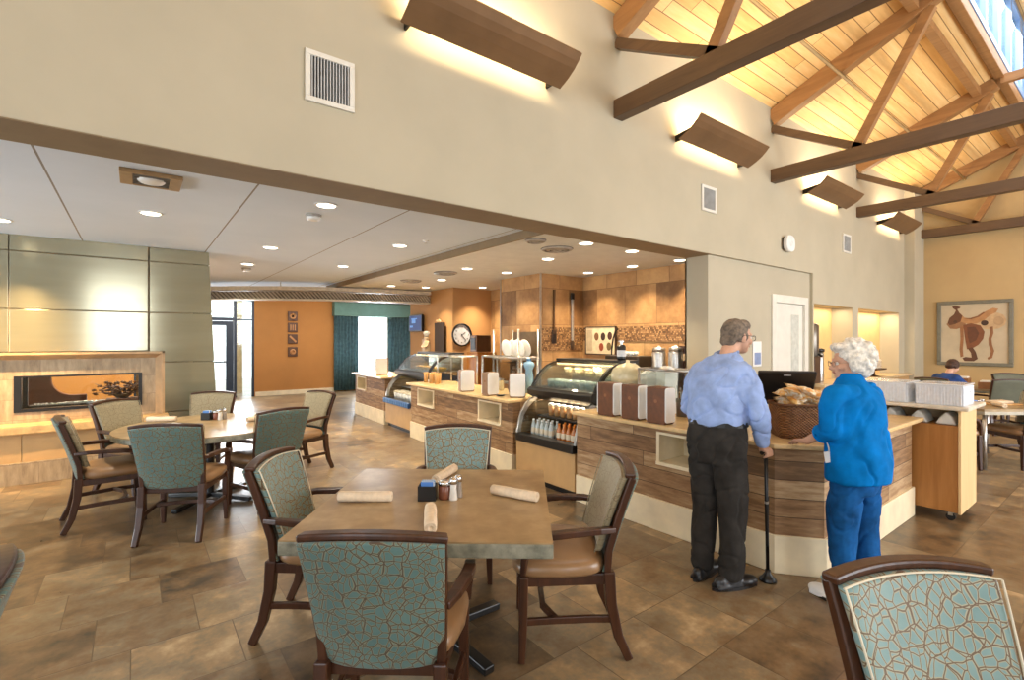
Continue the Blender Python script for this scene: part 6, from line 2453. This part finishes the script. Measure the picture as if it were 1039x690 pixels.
add_t(bm, hair_w, HW @ Matrix.Scale(0.96, 4))
fused('hair', bm, 'whitehair', wom, 0.006, 0.005, 34, 1, 3.0)
bm = B()
loft(bm, [((0, -0.015, 0.745), 0.192, 0.160), ((0, -0.02, 0.86), 0.196, 0.162), ((0, -0.014, 0.98), 0.194, 0.156), ((0, -0.005, 1.10), 0.190, 0.148),
          ((0, 0.0, 1.21), 0.192, 0.142), ((0, 0.005, 1.27), 0.172, 0.122), ((0.0, 0.012, 1.325), 0.115, 0.092), ((0.005, 0.022, 1.365), 0.072, 0.068), ((0.008, 0.026, 1.395), 0.066, 0.062)], 28)
cuffL = EL * 0.62 + WL * 0.38
cuffR = ER * 0.55 + WR * 0.45
for e, w_, s in ((EL, cuffL, -1), (ER, cuffR, 1)):
    chain(bm, [((s * 0.145, 0.01, 1.255), 0.078), ((s * 0.19, 0.015, 1.20), 0.072), (e, 0.062), (w_, 0.052)])
fused('tunic', bm, 'tunic', wom, 0.008, 0.013, 8, 4, 4.0, True)
for c, e in ((cuffL, EL), (cuffR, ER)):
    d = (c - e).normalized()
    ob('cuff', tube(B(), [c - d * 0.012, c + d * 0.004, c + d * 0.014], 0.058, 18, [0.054, 0.060, 0.056]), 'tunic', wom, smooth=True)
ob('wristlet', tube(B(), [cuffL + Vector((-0.02, -0.045, -0.045)), cuffL + Vector((-0.02, -0.055, -0.075)), cuffL + Vector((-0.018, -0.055, -0.098))], 0.004, 6), C_((200, 200, 196), 0.3), wom, smooth=True)
bm = B()
cbox(bm, (0, 0, 0), (0.052, 0.004, 0.066), Matrix.Translation(cuffL + Vector((-0.018, -0.055, -0.128))) @ Matrix.Rotation(R(-25), 4, 'Z') @ Matrix.Rotation(R(-10), 4, 'Y'))
ob('white_tag', bm, 'whiteplastic', wom)
bm = B()
loft(bm, [((0, -0.012, 0.68), 0.155, 0.11), ((0, -0.015, 0.78), 0.160, 0.125), ((0, -0.005, 0.92), 0.150, 0.12)], 24)
for s in (-1, 1):
    chain(bm, [((s * 0.084, -0.012, 0.76), 0.086), ((s * 0.10, 0.0, 0.60), 0.088), ((s * 0.108, 0.012, 0.44), 0.080), ((s * 0.112, -0.01, 0.22), 0.072), ((s * 0.114, -0.015, 0.10), 0.07)])
fused('jeans', bm, 'jeans', wom, 0.009, 0.014, 8, 3, 6.0, True)
shoe('shoe', wom, 0.115, 0.0, R(-8), 'whiteplastic')
shoe('shoe', wom, -0.115, 0.02, R(8), 'whiteplastic')

# ---- seated person far behind
sp = thing('person', 'person in a navy top seated with head bent at the table under the saddle picture', 'person', (11.24, 2.29, 0), math.atan2(-0.95, -0.3))
HS = head_mtx((0.02, 0.27, 1.135), R(-12), R(-38))
bm = B()
add_t(bm, head_shape, HS)
chain(bm, [((0, 0.14, 0.95), 0.05), ((0.01, 0.215, 1.07), 0.048)])
chain(bm, [((0, 0.0, 0.60), 0.11), ((0, 0.05, 0.78), 0.10), ((0, 0.11, 0.88), 0.08)])
for s in (-1, 1):
    chain(bm, [((s * 0.09, 0.02, 0.60), 0.075), ((s * 0.11, 0.42, 0.56), 0.055), ((s * 0.11, 0.38, 0.07), 0.038)])
    ell(bm, (s * 0.11, 0.43, 0.03), (0.035, 0.1, 0.025), 10)
    chain(bm, [((s * 0.08, 0.11, 0.87), 0.04), ((s * 0.15, 0.12, 0.87), 0.036), ((s * 0.24, 0.22, 0.79), 0.036), ((s * 0.14, 0.40, 0.785), 0.026)])
    open_hand(bm, (s * 0.14, 0.40, 0.782), (-s * 0.4, 1, 0), (0, 0, 1), s, 0.15)
fused('body', bm, 'skin', sp, 0.008, smooth_it=2)
face_bits(sp, HS, False)
bm = B()


def hair_s(b):
    ell(b, (0, -0.024, 0.035), (0.090, 0.098, 0.092), 16)
    ell(b, (0, -0.06, -0.03), (0.074, 0.05, 0.06), 12)
    for s in (-1, 1):
        ell(b, (s * 0.074, -0.01, 0.0), (0.02, 0.045, 0.05), 10)


add_t(bm, hair_s, HS)
fused('hair', bm, 'brownhair', sp, 0.009, 0.005, 30, 2, 7.0)
bm = B()
loft(bm, [((0, -0.01, 0.53), 0.19, 0.16), ((0, 0.01, 0.66), 0.18, 0.15), ((0, 0.06, 0.80), 0.19, 0.14), ((0, 0.10, 0.90), 0.19, 0.125), ((0, 0.13, 0.97), 0.14, 0.10), ((0, 0.16, 1.02), 0.07, 0.07)], 24)
for s in (-1, 1):
    chain(bm, [((s * 0.14, 0.12, 0.93), 0.078), ((s * 0.20, 0.15, 0.87), 0.066), ((s * 0.24, 0.22, 0.805), 0.056), ((s * 0.17, 0.35, 0.80), 0.044)])
fused('blouse', bm, 'navy', sp, 0.012, 0.008, 8, 4, 8.0)
bm = B()
loft(bm, [((0, -0.02, 0.515), 0.18, 0.15), ((0, -0.01, 0.62), 0.18, 0.15)], 20)
for s in (-1, 1):
    chain(bm, [((s * 0.09, 0.02, 0.60), 0.088), ((s * 0.11, 0.42, 0.57), 0.070), ((s * 0.11, 0.38, 0.12), 0.058)])
fused('trousers', bm, 'trousers', sp, 0.012, 0.008, 8, 4, 9.0)
shoe('shoe', sp, 0.11, 0.42, 0)
shoe('shoe', sp, -0.11, 0.42, 0)

for o in list(bpy.data.objects):
    if '_used' in o:
        del o['_used']
